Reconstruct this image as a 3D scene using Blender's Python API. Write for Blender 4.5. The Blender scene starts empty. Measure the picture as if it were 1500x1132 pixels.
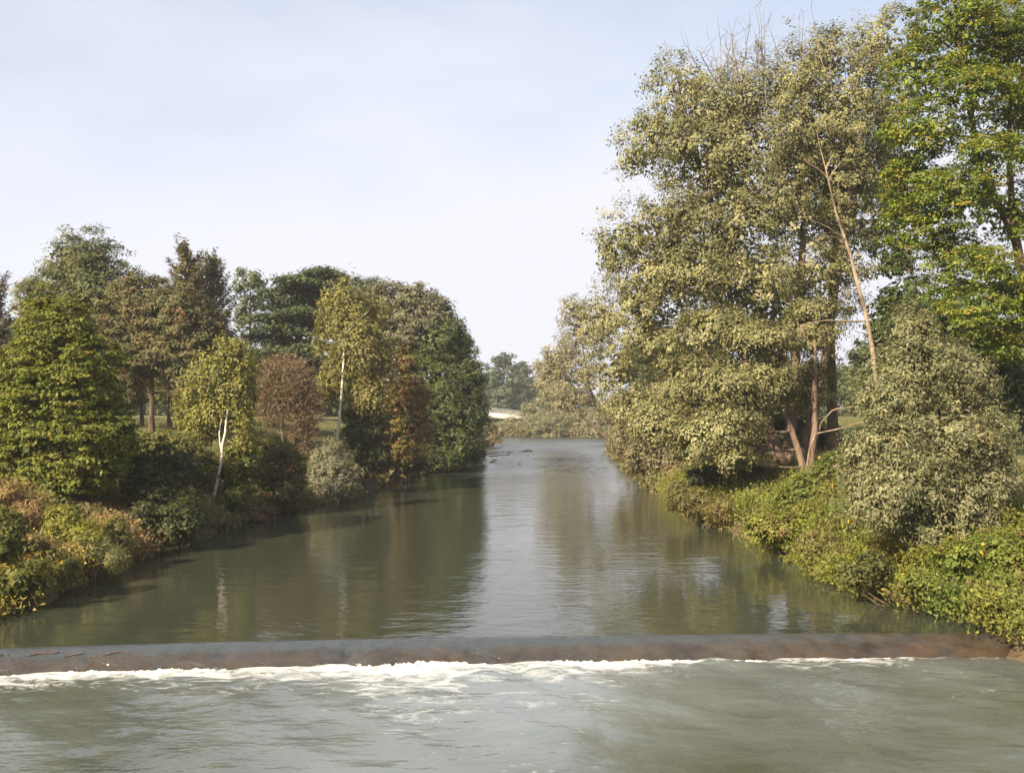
import bpy, math, numpy as np
from mathutils import Vector

# ------------------------------------------------------------------ camera, sky, sun, exposure
S = bpy.context.scene
R = math.radians
F, HZ, CX, CAMZ = 1472.0, 600.0, 750.0, 5.0        # photograph: focal length in px, horizon row, centre column, eye height

cam_d = bpy.data.cameras.new('camera')
cam = bpy.data.objects.new('camera', cam_d)
S.collection.objects.link(cam)
cam.location = (0, 0, CAMZ)
cam.rotation_euler = (R(90), 0, 0)
cam_d.sensor_width = 36.0
cam_d.lens = 36.0 * F / 1500.0
cam_d.shift_y = (HZ - 566.0) / 1500.0
cam_d.clip_start = 0.1
cam_d.clip_end = 6000.0
S.camera = cam

SUN_EL, SUN_AZ = 32.0, 221.0                        # azimuth clockwise from +Y (river direction): behind the camera, left
sun_dir = Vector((math.sin(R(SUN_AZ)) * math.cos(R(SUN_EL)), math.cos(R(SUN_AZ)) * math.cos(R(SUN_EL)), math.sin(R(SUN_EL))))

W = bpy.data.worlds.new('World')
S.world = W
W.use_nodes = True
nt = W.node_tree
nt.nodes.clear()
wo = nt.nodes.new('ShaderNodeOutputWorld')
bg = nt.nodes.new('ShaderNodeBackground')
sky = nt.nodes.new('ShaderNodeTexSky')
sky.sky_type = 'NISHITA'
sky.sun_disc = False
sky.sun_elevation = R(SUN_EL)
sky.sun_rotation = R(SUN_AZ)
sky.air_density = 1.0
sky.dust_density = 1.6
sky.ozone_density = 1.3
tc = nt.nodes.new('ShaderNodeTexCoord')
mp = nt.nodes.new('ShaderNodeMapping')
mp.inputs['Scale'].default_value = (1.0, 1.0, 2.6)
mp.inputs['Rotation'].default_value = (0.0, R(24), R(20))
mp.inputs['Location'].default_value = (0.35, 0.0, 0.2)
nz = nt.nodes.new('ShaderNodeTexNoise')
nz.inputs['Scale'].default_value = 1.6
nz.inputs['Detail'].default_value = 5.0
nz.inputs['Roughness'].default_value = 0.5
cr = nt.nodes.new('ShaderNodeMapRange')
cr.inputs['From Min'].default_value = 0.36
cr.inputs['From Max'].default_value = 0.66
cr.inputs['To Min'].default_value = 0.55
cr.inputs['To Max'].default_value = 1.08
mx = nt.nodes.new('ShaderNodeMix')
mx.data_type = 'RGBA'
VEIL = (4.75, 4.80, 5.25, 1.0)                       # thin high cloud and haze, in the sky texture's units
mx.inputs['B'].default_value = VEIL
nt.links.new(tc.outputs['Generated'], mp.inputs['Vector'])
nt.links.new(mp.outputs['Vector'], nz.inputs['Vector'])
nt.links.new(nz.outputs['Fac'], cr.inputs['Value'])
sz = nt.nodes.new('ShaderNodeSeparateXYZ')
hz = nt.nodes.new('ShaderNodeMapRange')
hz.inputs['From Min'].default_value = 0.0
hz.inputs['From Max'].default_value = 0.55
hz.inputs['To Min'].default_value = 0.22
hz.inputs['To Max'].default_value = -0.30
sm_ = nt.nodes.new('ShaderNodeMath')
sm_.operation = 'ADD'
sm_.use_clamp = True
nt.links.new(tc.outputs['Generated'], sz.inputs[0])
nt.links.new(sz.outputs['Z'], hz.inputs['Value'])
nt.links.new(cr.outputs['Result'], sm_.inputs[0])
nt.links.new(hz.outputs['Result'], sm_.inputs[1])
nt.links.new(sm_.outputs[0], mx.inputs['Factor'])
nt.links.new(sky.outputs['Color'], mx.inputs['A'])
nt.links.new(mx.outputs['Result'], bg.inputs['Color'])
bg.inputs['Strength'].default_value = 0.080
nt.links.new(bg.outputs['Background'], wo.inputs['Surface'])

sd_ = bpy.data.lights.new('sun', 'SUN')
sd_.energy = 5.0
sd_.angle = R(0.6)
sd_.color = (1.0, 0.84, 0.58)
sun = bpy.data.objects.new('sun', sd_)
S.collection.objects.link(sun)
sun.rotation_euler = (-sun_dir).to_track_quat('-Z', 'Y').to_euler()
sun.location = (-60, -40, 80)

S.view_settings.view_transform = 'Standard'
S.view_settings.look = 'None'
S.view_settings.gamma = 1.0
S.view_settings.exposure = 1.3
S.view_settings.use_curve_mapping = False
S.render.engine = 'CYCLES'
S.cycles.use_denoising = True
S.cycles.max_bounces = 6
S.cycles.diffuse_bounces = 4
S.cycles.glossy_bounces = 3
S.cycles.transmission_bounces = 4
S.cycles.transparent_max_bounces = 6
S.cycles.volume_bounces = 0
S.cycles.caustics_reflective = False
S.cycles.caustics_refractive = False

# ------------------------------------------------------------------ helpers
COL = S.collection
UP = np.array([0.0, 0.0, 1.0])


def at(px, py, D):
    return np.array([(px - CX) * D / F, D, CAMZ + (HZ - py) * D / F])


def unit(v):
    return v / (np.linalg.norm(v, axis=-1, keepdims=True) + 1e-9)


def snoise(p, freq, seed=0, oct=3):
    """cheap smooth noise from rotated sines, about -1..1"""
    r = np.random.default_rng(1000 + seed)
    out = np.zeros(p.shape[:-1])
    amp, tot = 1.0, 0.0
    f = freq
    for _ in range(oct):
        for _ in range(3):
            d = unit(r.normal(size=p.shape[-1]))
            d2 = unit(r.normal(size=p.shape[-1]))
            out += amp / 3 * 1.6 * np.sin(p @ d * f * 6.28 + r.uniform(0, 6.28) + 1.7 * np.sin(p @ d2 * f * 3.1 + r.uniform(0, 6.28)))
        tot += amp
        amp *= 0.5
        f *= 2.03
    return out / tot


def mesh_np(name, verts, faces, cols=None, smooth=False):
    me = bpy.data.meshes.new(name)
    n, k = faces.shape
    me.vertices.add(len(verts))
    me.vertices.foreach_set('co', np.ascontiguousarray(verts, dtype=np.float32).ravel())
    me.loops.add(n * k)
    me.loops.foreach_set('vertex_index', np.ascontiguousarray(faces, dtype=np.int32).ravel())
    me.polygons.add(n)
    me.polygons.foreach_set('loop_start', np.arange(n, dtype=np.int32) * k)
    me.update(calc_edges=True)
    if smooth:
        me.polygons.foreach_set('use_smooth', np.ones(n, dtype=bool))
    if cols is not None:
        a = me.attributes.new('tint', 'FLOAT_COLOR', 'FACE')
        c = np.ones((n, 4), dtype=np.float32)
        c[:, :3] = cols
        a.data.foreach_set('color', c.ravel())
    return me


def obj(name, me, mat=None, parent=None, loc=None, kind=None):
    o = bpy.data.objects.new(name, me)
    COL.objects.link(o)
    if me is not None and mat is not None:
        me.materials.append(mat)
    if parent is not None:
        o.parent = parent
    if loc is not None:
        o.location = loc
    if kind:
        o['kind'] = kind
    return o


def tag(o, label, cat, group=None, kind=None):
    o['label'] = label
    o['category'] = cat
    if group:
        o['group'] = group
    if kind:
        o['kind'] = kind
    return o


def tubes_mesh(name, paths, cols=None, sides=6):
    """paths: list of (points Nx3, radii N[, sides]); one mesh of tapered tubes"""
    V, Q = [], []
    base = 0
    for it in paths:
        P = np.asarray(it[0], float)
        rr = np.asarray(it[1], float)
        s = it[2] if len(it) > 2 else sides
        T = np.gradient(P, axis=0)
        T = unit(T)
        ref = np.array([0.31, 0.9, 0.12]) if abs(T[0] @ np.array([0, 1, 0])) < 0.8 else np.array([0.9, 0.1, 0.3])
        A = unit(np.cross(T, ref))
        B = np.cross(T, A)
        ang = np.arange(s) / s * 2 * math.pi
        ring = (A[:, None, :] * np.cos(ang)[None, :, None] + B[:, None, :] * np.sin(ang)[None, :, None]) * rr[:, None, None] + P[:, None, :]
        n = len(P)
        V.append(ring.reshape(-1, 3))
        i = np.arange(n - 1)[:, None] * s
        j = np.arange(s)[None, :]
        j2 = (j + 1) % s
        q = np.stack([i + j, i + j2, i + s + j2, i + s + j], -1).reshape(-1, 4) + base
        Q.append(q)
        # end cap as degenerate-free fan folded into quads for even s
        if s % 2 == 0 and s >= 4:
            e = base + (n - 1) * s
            caps = [[e, e + k, e + k + 1, e + (k + 2) % s] for k in range(1, s - 2, 2)]
            if caps:
                Q.append(np.array(caps))
        base += n * s
    return mesh_np(name, np.concatenate(V), np.concatenate(Q), cols, smooth=True)


def bezier(a, b, c, n):
    t = np.linspace(0, 1, n)[:, None]
    return (1 - t) ** 2 * a + 2 * t * (1 - t) * b + t ** 2 * c


def wobble(P, amp, rng):
    n = len(P)
    w = rng.normal(size=(n, 3)) * amp
    w[0] = 0
    w[-1] = 0
    return P + w


# ------------------------------------------------------------------ materials
def mat_new(name):
    m = bpy.data.materials.new(name)
    m.use_nodes = True
    m.node_tree.nodes.clear()
    return m, m.node_tree.nodes, m.node_tree.links


def leaf_material(name, trans=0.32, gloss=0.05, rough=0.45, warm=(1.15, 1.1, 0.55)):
    m, N, L = mat_new(name)
    out = N.new('ShaderNodeOutputMaterial')
    at_ = N.new('ShaderNodeAttribute')
    at_.attribute_name = 'tint'
    df = N.new('ShaderNodeBsdfDiffuse')
    tr = N.new('ShaderNodeBsdfTranslucent')
    gl = N.new('ShaderNodeBsdfGlossy')
    gl.inputs['Roughness'].default_value = rough
    gl.inputs['Color'].default_value = (1, 1, 1, 1)
    mul = N.new('ShaderNodeMix')
    mul.data_type = 'RGBA'
    mul.blend_type = 'MULTIPLY'
    mul.inputs['Factor'].default_value = 1.0
    mul.inputs['B'].default_value = (*warm, 1)
    m1 = N.new('ShaderNodeMixShader')
    m1.inputs[0].default_value = trans
    m2 = N.new('ShaderNodeMixShader')
    m2.inputs[0].default_value = gloss
    L.new(at_.outputs['Color'], df.inputs['Color'])
    L.new(at_.outputs['Color'], mul.inputs['A'])
    L.new(mul.outputs['Result'], tr.inputs['Color'])
    L.new(df.outputs[0], m1.inputs[1])
    L.new(tr.outputs[0], m1.inputs[2])
    L.new(m1.outputs[0], m2.inputs[1])
    L.new(gl.outputs[0], m2.inputs[2])
    L.new(m2.outputs[0], out.inputs['Surface'])
    return m


def noise_material(name, c1, c2, scale=6.0, rough=0.9, bump=0.4, bump_scale=25.0, stretch=(1, 1, 1), spec=0.2, lo=0.35, hi=0.65, c3=None):
    m, N, L = mat_new(name)
    out = N.new('ShaderNodeOutputMaterial')
    p = N.new('ShaderNodeBsdfPrincipled')
    p.inputs['Roughness'].default_value = rough
    p.inputs['Specular IOR Level'].default_value = spec
    tcx = N.new('ShaderNodeTexCoord')
    mpx = N.new('ShaderNodeMapping')
    mpx.inputs['Scale'].default_value = stretch
    n1 = N.new('ShaderNodeTexNoise')
    n1.inputs['Scale'].default_value = scale
    n1.inputs['Detail'].default_value = 6
    n1.inputs['Roughness'].default_value = 0.6
    r_ = N.new('ShaderNodeValToRGB')
    e = r_.color_ramp.elements
    e[0].position, e[0].color = lo, (*c1, 1)
    e[1].position, e[1].color = hi, (*c2, 1)
    if c3:
        x = r_.color_ramp.elements.new(min(0.98, hi + 0.12))
        x.color = (*c3, 1)
    n2 = N.new('ShaderNodeTexNoise')
    n2.inputs['Scale'].default_value = bump_scale
    n2.inputs['Detail'].default_value = 4
    b = N.new('ShaderNodeBump')
    b.inputs['Strength'].default_value = bump
    b.inputs['Distance'].default_value = 0.05
    L.new(tcx.outputs['Object'], mpx.inputs['Vector'])
    L.new(mpx.outputs['Vector'], n1.inputs['Vector'])
    L.new(mpx.outputs['Vector'], n2.inputs['Vector'])
    L.new(n1.outputs['Fac'], r_.inputs['Fac'])
    L.new(r_.outputs['Color'], p.inputs['Base Color'])
    L.new(n2.outputs['Fac'], b.inputs['Height'])
    L.new(b.outputs['Normal'], p.inputs['Normal'])
    L.new(p.outputs[0], out.inputs['Surface'])
    return m


M_leaf = leaf_material('leaf_matt', 0.38, 0.015, 0.55)
M_silver = leaf_material('leaf_silvery', 0.30, 0.02, 0.6, (1.1, 1.08, 0.6))
M_needle = leaf_material('needle', 0.22, 0.01, 0.6, (1.1, 1.05, 0.6))
M_herb = leaf_material('herb', 0.35, 0.015, 0.6)
M_bark = noise_material('bark_brown', (0.055, 0.038, 0.028), (0.16, 0.11, 0.08), 5, 0.95, 0.9, 18, (1, 1, 0.25))
M_bark_red = noise_material('bark_pinkish', (0.075, 0.052, 0.040), (0.25, 0.175, 0.135), 4, 0.95, 0.9, 14, (1, 1, 0.22))
M_bark_dead = noise_material('bark_dead_wood', (0.11, 0.08, 0.06), (0.37, 0.285, 0.22), 3.5, 0.9, 0.9, 14, (1, 1, 0.35))
M_bark_grey = noise_material('bark_grey', (0.10, 0.085, 0.07), (0.27, 0.23, 0.19), 4, 0.95, 0.7, 18, (1, 1, 0.25))
M_birch = noise_material('birch_bark', (0.07, 0.055, 0.045), (0.58, 0.52, 0.44), 4.5, 0.75, 0.4, 20, (1.5, 1.5, 3.2), 0.3, 0.33, 0.42)
M_twig = noise_material('twig_red_brown', (0.115, 0.075, 0.048), (0.225, 0.155, 0.10), 3, 0.9, 0.2, 20)
M_stone = noise_material('river_stone', (0.04, 0.035, 0.03), (0.14, 0.12, 0.10), 3, 0.55, 0.7, 9, (1, 1, 1), 0.5)
M_concrete_pale = noise_material('pale_concrete', (0.50, 0.47, 0.42), (0.66, 0.63, 0.57), 2, 0.85, 0.2, 20)
M_steel = noise_material('grey_railing_paint', (0.20, 0.20, 0.20), (0.32, 0.32, 0.32), 3, 0.6, 0.1, 20)
M_darkpaint = noise_material('dark_post_paint', (0.016, 0.018, 0.022), (0.03, 0.032, 0.036), 5, 0.5, 0.1, 30)
M_white = noise_material('bleached_plastic', (0.7, 0.7, 0.68), (0.8, 0.8, 0.78), 5, 0.5, 0.1, 30)

# ------------------------------------------------------------------ river course and terrain
RIGHT = [(15.5, -60), (14.0, 0), (12.6, 17), (11.6, 21.5), (10.7, 23.1), (10.2, 26.3), (9.8, 28.3), (9.5, 33.5), (9.2, 39.8), (8.6, 45),
         (8.7, 52), (9.2, 62), (9.9, 80), (10.8, 102), (13.2, 130), (17.5, 155), (19, 172), (17.5, 182)]
FAR = [(12, 184.5), (4, 185.5), (-2, 187), (-8, 196), (-30, 215), (-70, 228), (-140, 232), (-140, 214), (-70, 210), (-30, 197), (-12, 184), (-5.5, 174)]
LEFT = [(-3.2, 160), (-3.4, 134), (-4.8, 102), (-7.3, 82), (-8.6, 66), (-9.2, 57.5), (-10.2, 53), (-11.9, 47.5), (-12.2, 38.7), (-12.6, 32), (-12.5, 24.1),
        (-13.2, 21.5), (-14.2, 17), (-15.5, 0), (-17, -60)]
POLY = np.array(RIGHT + FAR + LEFT, float)


def river_sd(x, y):
    """signed distance to the river's edge, positive on land"""
    P = np.stack([x, y], -1)
    a = POLY
    b = np.roll(POLY, -1, 0)
    dmin = np.full(x.shape, 1e9)
    inside = np.zeros(x.shape, bool)
    for (ax, ay), (bx, by) in zip(a, b):
        ex, ey = bx - ax, by - ay
        t = np.clip(((x - ax) * ex + (y - ay) * ey) / (ex * ex + ey * ey), 0, 1)
        d = np.hypot(x - ax - t * ex, y - ay - t * ey)
        dmin = np.minimum(dmin, d)
        c = (ay > y) != (by > y)
        xi = ax + (y - ay) * ex / (ey if ey else 1e-9)
        inside ^= c & (x < xi)
    return np.where(inside, -dmin, dmin)


def terrain_h(x, y):
    x = np.asarray(x, float)
    y = np.asarray(y, float)
    s = river_sd(x, y)
    p2 = np.stack([x, y], -1)
    s = s + 0.45 * snoise(p2, 0.16, 3, 2)
    land = np.interp(s, [0, 0.6, 2.5, 7, 14, 60, 200, 2000], [0, 0.45, 1.15, 2.3, 3.75, 4.25, 4.6, 9.0])
    bed = np.interp(s, [-30, -6, -2, 0], [-1.7, -1.7, -1.1, 0])
    h = np.where(s > 0, land, bed)
    h = h + np.where(s > 0, np.clip(s, 0, 6) / 6 * 0.16 * snoise(p2, 0.11, 4, 3), 0.0)
    return h


def ground_z(x, y):
    return float(terrain_h(np.array([x]), np.array([y]))[0])


def axis(lo, hi, near_lo, near_hi, step, grow=1.16):
    a = list(np.arange(near_lo, near_hi + 1e-6, step))
    s, v = step, near_hi
    while v < hi:
        s *= grow
        v += s
        a.append(v)
    s, v = step, near_lo
    while v > lo:
        s *= grow
        v -= s
        a.insert(0, v)
    return np.array(a)


gx = axis(-1500, 1500, -30, 30, 0.7)
gy = np.concatenate([axis(-400, 100, 5, 100, 0.8)[:-1], ])
gy = gy[gy < 100]
gy = np.concatenate([gy, np.arange(100, 240, 1.8), axis(240, 1500, 240, 242, 1.6)[2:]])
gy = np.unique(gy)
GX, GY = np.meshgrid(gx, gy)
GZ = terrain_h(GX, GY)
nV = np.stack([GX, GY, GZ], -1).reshape(-1, 3)
nxg, nyg = len(gx), len(gy)
ii = (np.arange(nyg - 1)[:, None] * nxg + np.arange(nxg - 1)[None, :]).ravel()
gq = np.stack([ii, ii + 1, ii + 1 + nxg, ii + nxg], -1)

mg, N, L = mat_new('meadow_ground')
o_ = N.new('ShaderNodeOutputMaterial')
p_ = N.new('ShaderNodeBsdfPrincipled')
p_.inputs['Roughness'].default_value = 1.0
p_.inputs['Specular IOR Level'].default_value = 0.1
g_ = N.new('ShaderNodeNewGeometry')
s_ = N.new('ShaderNodeSeparateXYZ')
n1 = N.new('ShaderNodeTexNoise'); n1.inputs['Scale'].default_value = 0.35; n1.inputs['Detail'].default_value = 8; n1.inputs['Roughness'].default_value = 0.65
n2 = N.new('ShaderNodeTexNoise'); n2.inputs['Scale'].default_value = 7.0; n2.inputs['Detail'].default_value = 6
ra = N.new('ShaderNodeValToRGB')
ra.color_ramp.elements[0].position = 0.35; ra.color_ramp.elements[0].color = (0.085, 0.10, 0.035, 1)
ra.color_ramp.elements[1].position = 0.68; ra.color_ramp.elements[1].color = (0.17, 0.165, 0.065, 1)
rb = N.new('ShaderNodeValToRGB')
rb.color_ramp.elements[0].position = 0.35; rb.color_ramp.elements[0].color = (0.06, 0.042, 0.028, 1)
rb.color_ramp.elements[1].position = 0.70; rb.color_ramp.elements[1].color = (0.13, 0.10, 0.065, 1)
mr = N.new('ShaderNodeMapRange'); mr.inputs['From Min'].default_value = 1.6; mr.inputs['From Max'].default_value = 3.2
mm = N.new('ShaderNodeMix'); mm.data_type = 'RGBA'
bm_ = N.new('ShaderNodeBump'); bm_.inputs['Strength'].default_value = 0.8; bm_.inputs['Distance'].default_value = 0.1
L.new(g_.outputs['Position'], s_.inputs[0]); L.new(g_.outputs['Position'], n1.inputs['Vector']); L.new(g_.outputs['Position'], n2.inputs['Vector'])
L.new(n1.outputs['Fac'], ra.inputs['Fac']); L.new(n2.outputs['Fac'], rb.inputs['Fac'])
L.new(s_.outputs['Z'], mr.inputs['Value']); L.new(mr.outputs['Result'], mm.inputs['Factor'])
L.new(rb.outputs['Color'], mm.inputs['A']); L.new(ra.outputs['Color'], mm.inputs['B'])
L.new(mm.outputs['Result'], p_.inputs['Base Color'])
L.new(n2.outputs['Fac'], bm_.inputs['Height']); L.new(bm_.outputs['Normal'], p_.inputs['Normal'])
L.new(p_.outputs[0], o_.inputs['Surface'])
ground = obj('ground', mesh_np('ground', nV, gq, smooth=True), mg, kind='structure')
tag(ground, 'grassy river banks and park lawn on both sides of the water', 'ground')

# ------------------------------------------------------------------ water
DROP = 0.39


def crest_y(x):
    return 22.08 + 0.062 * x - 0.0037 * x * x * (x < 0) - 0.0024 * x * x * (x >= 0)


def water_material(name, body, rough, layers, riffle=False, foam=False):
    """layers: list of (noise scale, x stretch, bump distance)"""
    m, N, L = mat_new(name)
    o_ = N.new('ShaderNodeOutputMaterial')
    p_ = N.new('ShaderNodeBsdfPrincipled')
    p_.inputs['Base Color'].default_value = (*body, 1)
    p_.inputs['Roughness'].default_value = rough
    p_.inputs['IOR'].default_value = 1.42
    g_ = N.new('ShaderNodeNewGeometry')
    prev = None
    # calm and ruffled patches
    nm = N.new('ShaderNodeTexNoise'); nm.inputs['Scale'].default_value = 0.16; nm.inputs['Detail'].default_value = 3
    mpm = N.new('ShaderNodeMapping'); mpm.inputs['Scale'].default_value = (1.0, 0.35, 1.0)
    L.new(g_.outputs['Position'], mpm.inputs['Vector']); L.new(mpm.outputs['Vector'], nm.inputs['Vector'])
    mrm = N.new('ShaderNodeMapRange'); mrm.inputs['From Min'].default_value = 0.40; mrm.inputs['From Max'].default_value = 0.66
    mrm.inputs['To Min'].default_value = 0.36; mrm.inputs['To Max'].default_value = 0.80
    L.new(nm.outputs['Fac'], mrm.inputs['Value'])
    strength = mrm.outputs['Result']
    if riffle:
        sx = N.new('ShaderNodeSeparateXYZ'); L.new(g_.outputs['Position'], sx.inputs[0])
        mr2 = N.new('ShaderNodeMapRange'); mr2.inputs['From Min'].default_value = 55; mr2.inputs['From Max'].default_value = 125
        mr2.inputs['To Min'].default_value = 0.0; mr2.inputs['To Max'].default_value = 2.0
        L.new(sx.outputs['Y'], mr2.inputs['Value'])
        ad = N.new('ShaderNodeMath'); ad.operation = 'ADD'
        L.new(strength, ad.inputs[0]); L.new(mr2.outputs['Result'], ad.inputs[1])
        strength = ad.outputs[0]
        mr3 = N.new('ShaderNodeMapRange'); mr3.inputs['From Min'].default_value = 45; mr3.inputs['From Max'].default_value = 110
        mr3.inputs['To Min'].default_value = rough; mr3.inputs['To Max'].default_value = 0.22
        L.new(sx.outputs['Y'], mr3.inputs['Value']); L.new(mr3.outputs['Result'], p_.inputs['Roughness'])
    for sc, st, dist in layers:
        mp_ = N.new('ShaderNodeMapping'); mp_.inputs['Scale'].default_value = (st, 1.0, 1.0)
        L.new(g_.outputs['Position'], mp_.inputs['Vector'])
        nn = N.new('ShaderNodeTexNoise'); nn.inputs['Scale'].default_value = sc; nn.inputs['Detail'].default_value = 2.5; nn.inputs['Roughness'].default_value = 0.55
        L.new(mp_.outputs['Vector'], nn.inputs['Vector'])
        ml = N.new('ShaderNodeMath'); ml.operation = 'MULTIPLY'
        L.new(nn.outputs['Fac'], ml.inputs[0]); L.new(strength, ml.inputs[1])
        bb = N.new('ShaderNodeBump'); bb.inputs['Strength'].default_value = 1.0; bb.inputs['Distance'].default_value = dist
        L.new(ml.outputs[0], bb.inputs['Height'])
        if prev is not None:
            L.new(prev, bb.inputs['Normal'])
        prev = bb.outputs['Normal']
    L.new(prev, p_.inputs['Normal'])
    if foam:
        at_ = N.new('ShaderNodeAttribute'); at_.attribute_name = 'foam'
        mpf = N.new('ShaderNodeMapping'); mpf.inputs['Scale'].default_value = (0.55, 1.0, 1.0); mpf.inputs['Rotation'].default_value = (0, 0, R(-14))
        L.new(g_.outputs['Position'], mpf.inputs['Vector'])
        f1 = N.new('ShaderNodeTexNoise'); f1.inputs['Scale'].default_value = 2.3; f1.inputs['Detail'].default_value = 11; f1.inputs['Roughness'].default_value = 0.72; f1.inputs['Distortion'].default_value = 1.3
        L.new(mpf.outputs['Vector'], f1.inputs['Vector'])
        sm = N.new('ShaderNodeMath'); sm.operation = 'ADD'
        L.new(f1.outputs['Fac'], sm.inputs[0]); L.new(at_.outputs['Fac'], sm.inputs[1])
        mf = N.new('ShaderNodeMapRange'); mf.inputs['From Min'].default_value = 0.60; mf.inputs['From Max'].default_value = 0.86
        L.new(sm.outputs[0], mf.inputs['Value'])
        # milky air bubbles mixed with painted pale sky reflection, and white froth on top
        fm = N.new('ShaderNodeMix'); fm.data_type = 'RGBA'
        mk = N.new('ShaderNodeAttribute'); mk.attribute_name = 'milk_sky'
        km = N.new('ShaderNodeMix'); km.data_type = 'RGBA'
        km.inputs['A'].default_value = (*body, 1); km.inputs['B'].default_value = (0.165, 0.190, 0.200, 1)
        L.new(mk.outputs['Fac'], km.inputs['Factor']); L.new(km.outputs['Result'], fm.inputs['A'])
        fm.inputs['B'].default_value = (0.68, 0.69, 0.68, 1)
        L.new(mf.outputs['Result'], fm.inputs['Factor'])
        L.new(fm.outputs['Result'], p_.inputs['Base Color'])
        mro = N.new('ShaderNodeMapRange'); mro.inputs['To Min'].default_value = rough; mro.inputs['To Max'].default_value = 0.8
        L.new(mf.outputs['Result'], mro.inputs['Value']); L.new(mro.outputs['Result'], p_.inputs['Roughness'])
    L.new(p_.outputs[0], o_.inputs['Surface'])
    return m


M_up = water_material('river_water_calm', (0.036, 0.041, 0.029), 0.03, [(0.9, 0.6, 0.045), (3.2, 0.55, 0.022), (9.0, 0.6, 0.006)], riffle=True)
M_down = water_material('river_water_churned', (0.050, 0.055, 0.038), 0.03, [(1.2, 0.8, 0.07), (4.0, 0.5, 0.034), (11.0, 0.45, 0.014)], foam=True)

# upstream surface: a sheet from the weir crest to beyond the bend
ux = np.arange(-16, 22.01, 0.3)
uv_ = np.concatenate([np.linspace(0, 1, 3)[:-1] * 0.5, np.arange(0.5, 30, 0.5), np.arange(30, 166, 0.3), np.arange(166, 215, 2.0)])
UX, UVv = np.meshgrid(ux, uv_)
UY = crest_y(UX) + 0.10 + UVv
pu = np.stack([UX, UY], -1)
ramp = np.interp(UY, [50, 66, 84, 100, 190], [0.0, 0.16, 0.75, 1.0, 1.15])
patch = np.clip(0.75 + 0.5 * snoise(pu, 0.035, 52, 2), 0.25, 1.4)
UZ = ramp * patch * (0.055 * snoise(pu * np.array([0.75, 1.0]), 0.42, 51, 3) + 0.030 * snoise(pu, 1.15, 53, 2))
V = np.stack([UX, UY, UZ], -1).reshape(-1, 3)
i2 = (np.arange(len(uv_) - 1)[:, None] * len(ux) + np.arange(len(ux) - 1)[None, :]).ravel()
q = np.stack([i2, i2 + 1, i2 + 1 + len(ux), i2 + len(ux)], -1)
extra = np.array([[-16, 150, 0], [-16, 240, 0], [-150, 240, 0], [-150, 150, 0]], float)
q = np.concatenate([q, np.array([[len(V), len(V) + 1, len(V) + 2, len(V) + 3]])])
V = np.concatenate([V, extra])
water_up = obj('river_water', mesh_np('river_water', V, q, smooth=True), M_up, kind='structure')
tag(water_up, 'calm green river water above the weir reflecting trees and sky', 'river')

# downstream pool: a choppy sheet at the lower level
dx = np.arange(-16, 15.01, 0.11)
dv = np.concatenate([np.arange(0, 9.5, 0.10), np.arange(9.5, 80, 1.5)])
DX, DV = np.meshgrid(dx, dv)
DY = crest_y(DX) - 0.42 - DV
P2 = np.stack([DX, DY], -1)
amp = 0.012 * np.exp(-DV / 2.0) + 0.022
DZ = -DROP + amp * snoise(P2 * np.array([0.7, 1.0]), 0.55, 21, 4) + 0.009 * snoise(P2 * np.array([0.6, 1.0]), 1.1, 26, 2) + 0.022 * np.exp(-((DV - 0.5) / 0.3) ** 2) * (0.6 + 0.5 * snoise(P2, 0.8, 22, 3))
along = 0.5 + 0.5 * snoise(np.stack([DX, 0 * DX], -1), 0.09, 23, 3)
reach = 0.55 + 1.5 * np.clip(along, 0, 1) + 0.8 * np.exp(-((DX + 2.5) / 2.6) ** 2)
reach = np.where(DX > 3, reach * np.clip(1 - (DX - 3) / 12, 0.35, 1), reach)
fo = 0.30 * np.exp(-(DV / (reach * 0.75)) ** 1.2) + 0.12 * np.exp(-DV / 2.8) - 0.075 + 0.09 * snoise(P2, 0.10, 24, 2)
V = np.stack([DX, DY, DZ], -1).reshape(-1, 3)
nxd = len(dx)
i2 = (np.arange(len(dv) - 1)[:, None] * nxd + np.arange(nxd - 1)[None, :]).ravel()
q = np.stack([i2, i2 + nxd, i2 + 1 + nxd, i2 + 1], -1)
me = mesh_np('river_water', V, q, smooth=True)
a_ = me.attributes.new('foam', 'FLOAT', 'POINT')
a_.data.foreach_set('value', fo.ravel().astype(np.float32))
milk_sky = np.clip(np.exp(-DV / 9.0) * (0.22 + 1.0 * np.exp(-((DX + 0.5) / 5.4) ** 2)) + 0.30 * snoise(P2 * np.array([0.45, 1.0]), 0.2, 25, 5), 0.0, 1.0)  # bubbles near the weir; pale middle also paints in the sky's reflection
b_ = me.attributes.new('milk_sky', 'FLOAT', 'POINT')
b_.data.foreach_set('value', milk_sky.ravel().astype(np.float32))
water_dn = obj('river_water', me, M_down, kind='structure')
tag(water_dn, 'churned grey-green water with foam streaks below the weir', 'river')

# ------------------------------------------------------------------ weir: rounded concrete sill with a thin water film running over it
FOOT = 0.72


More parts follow.
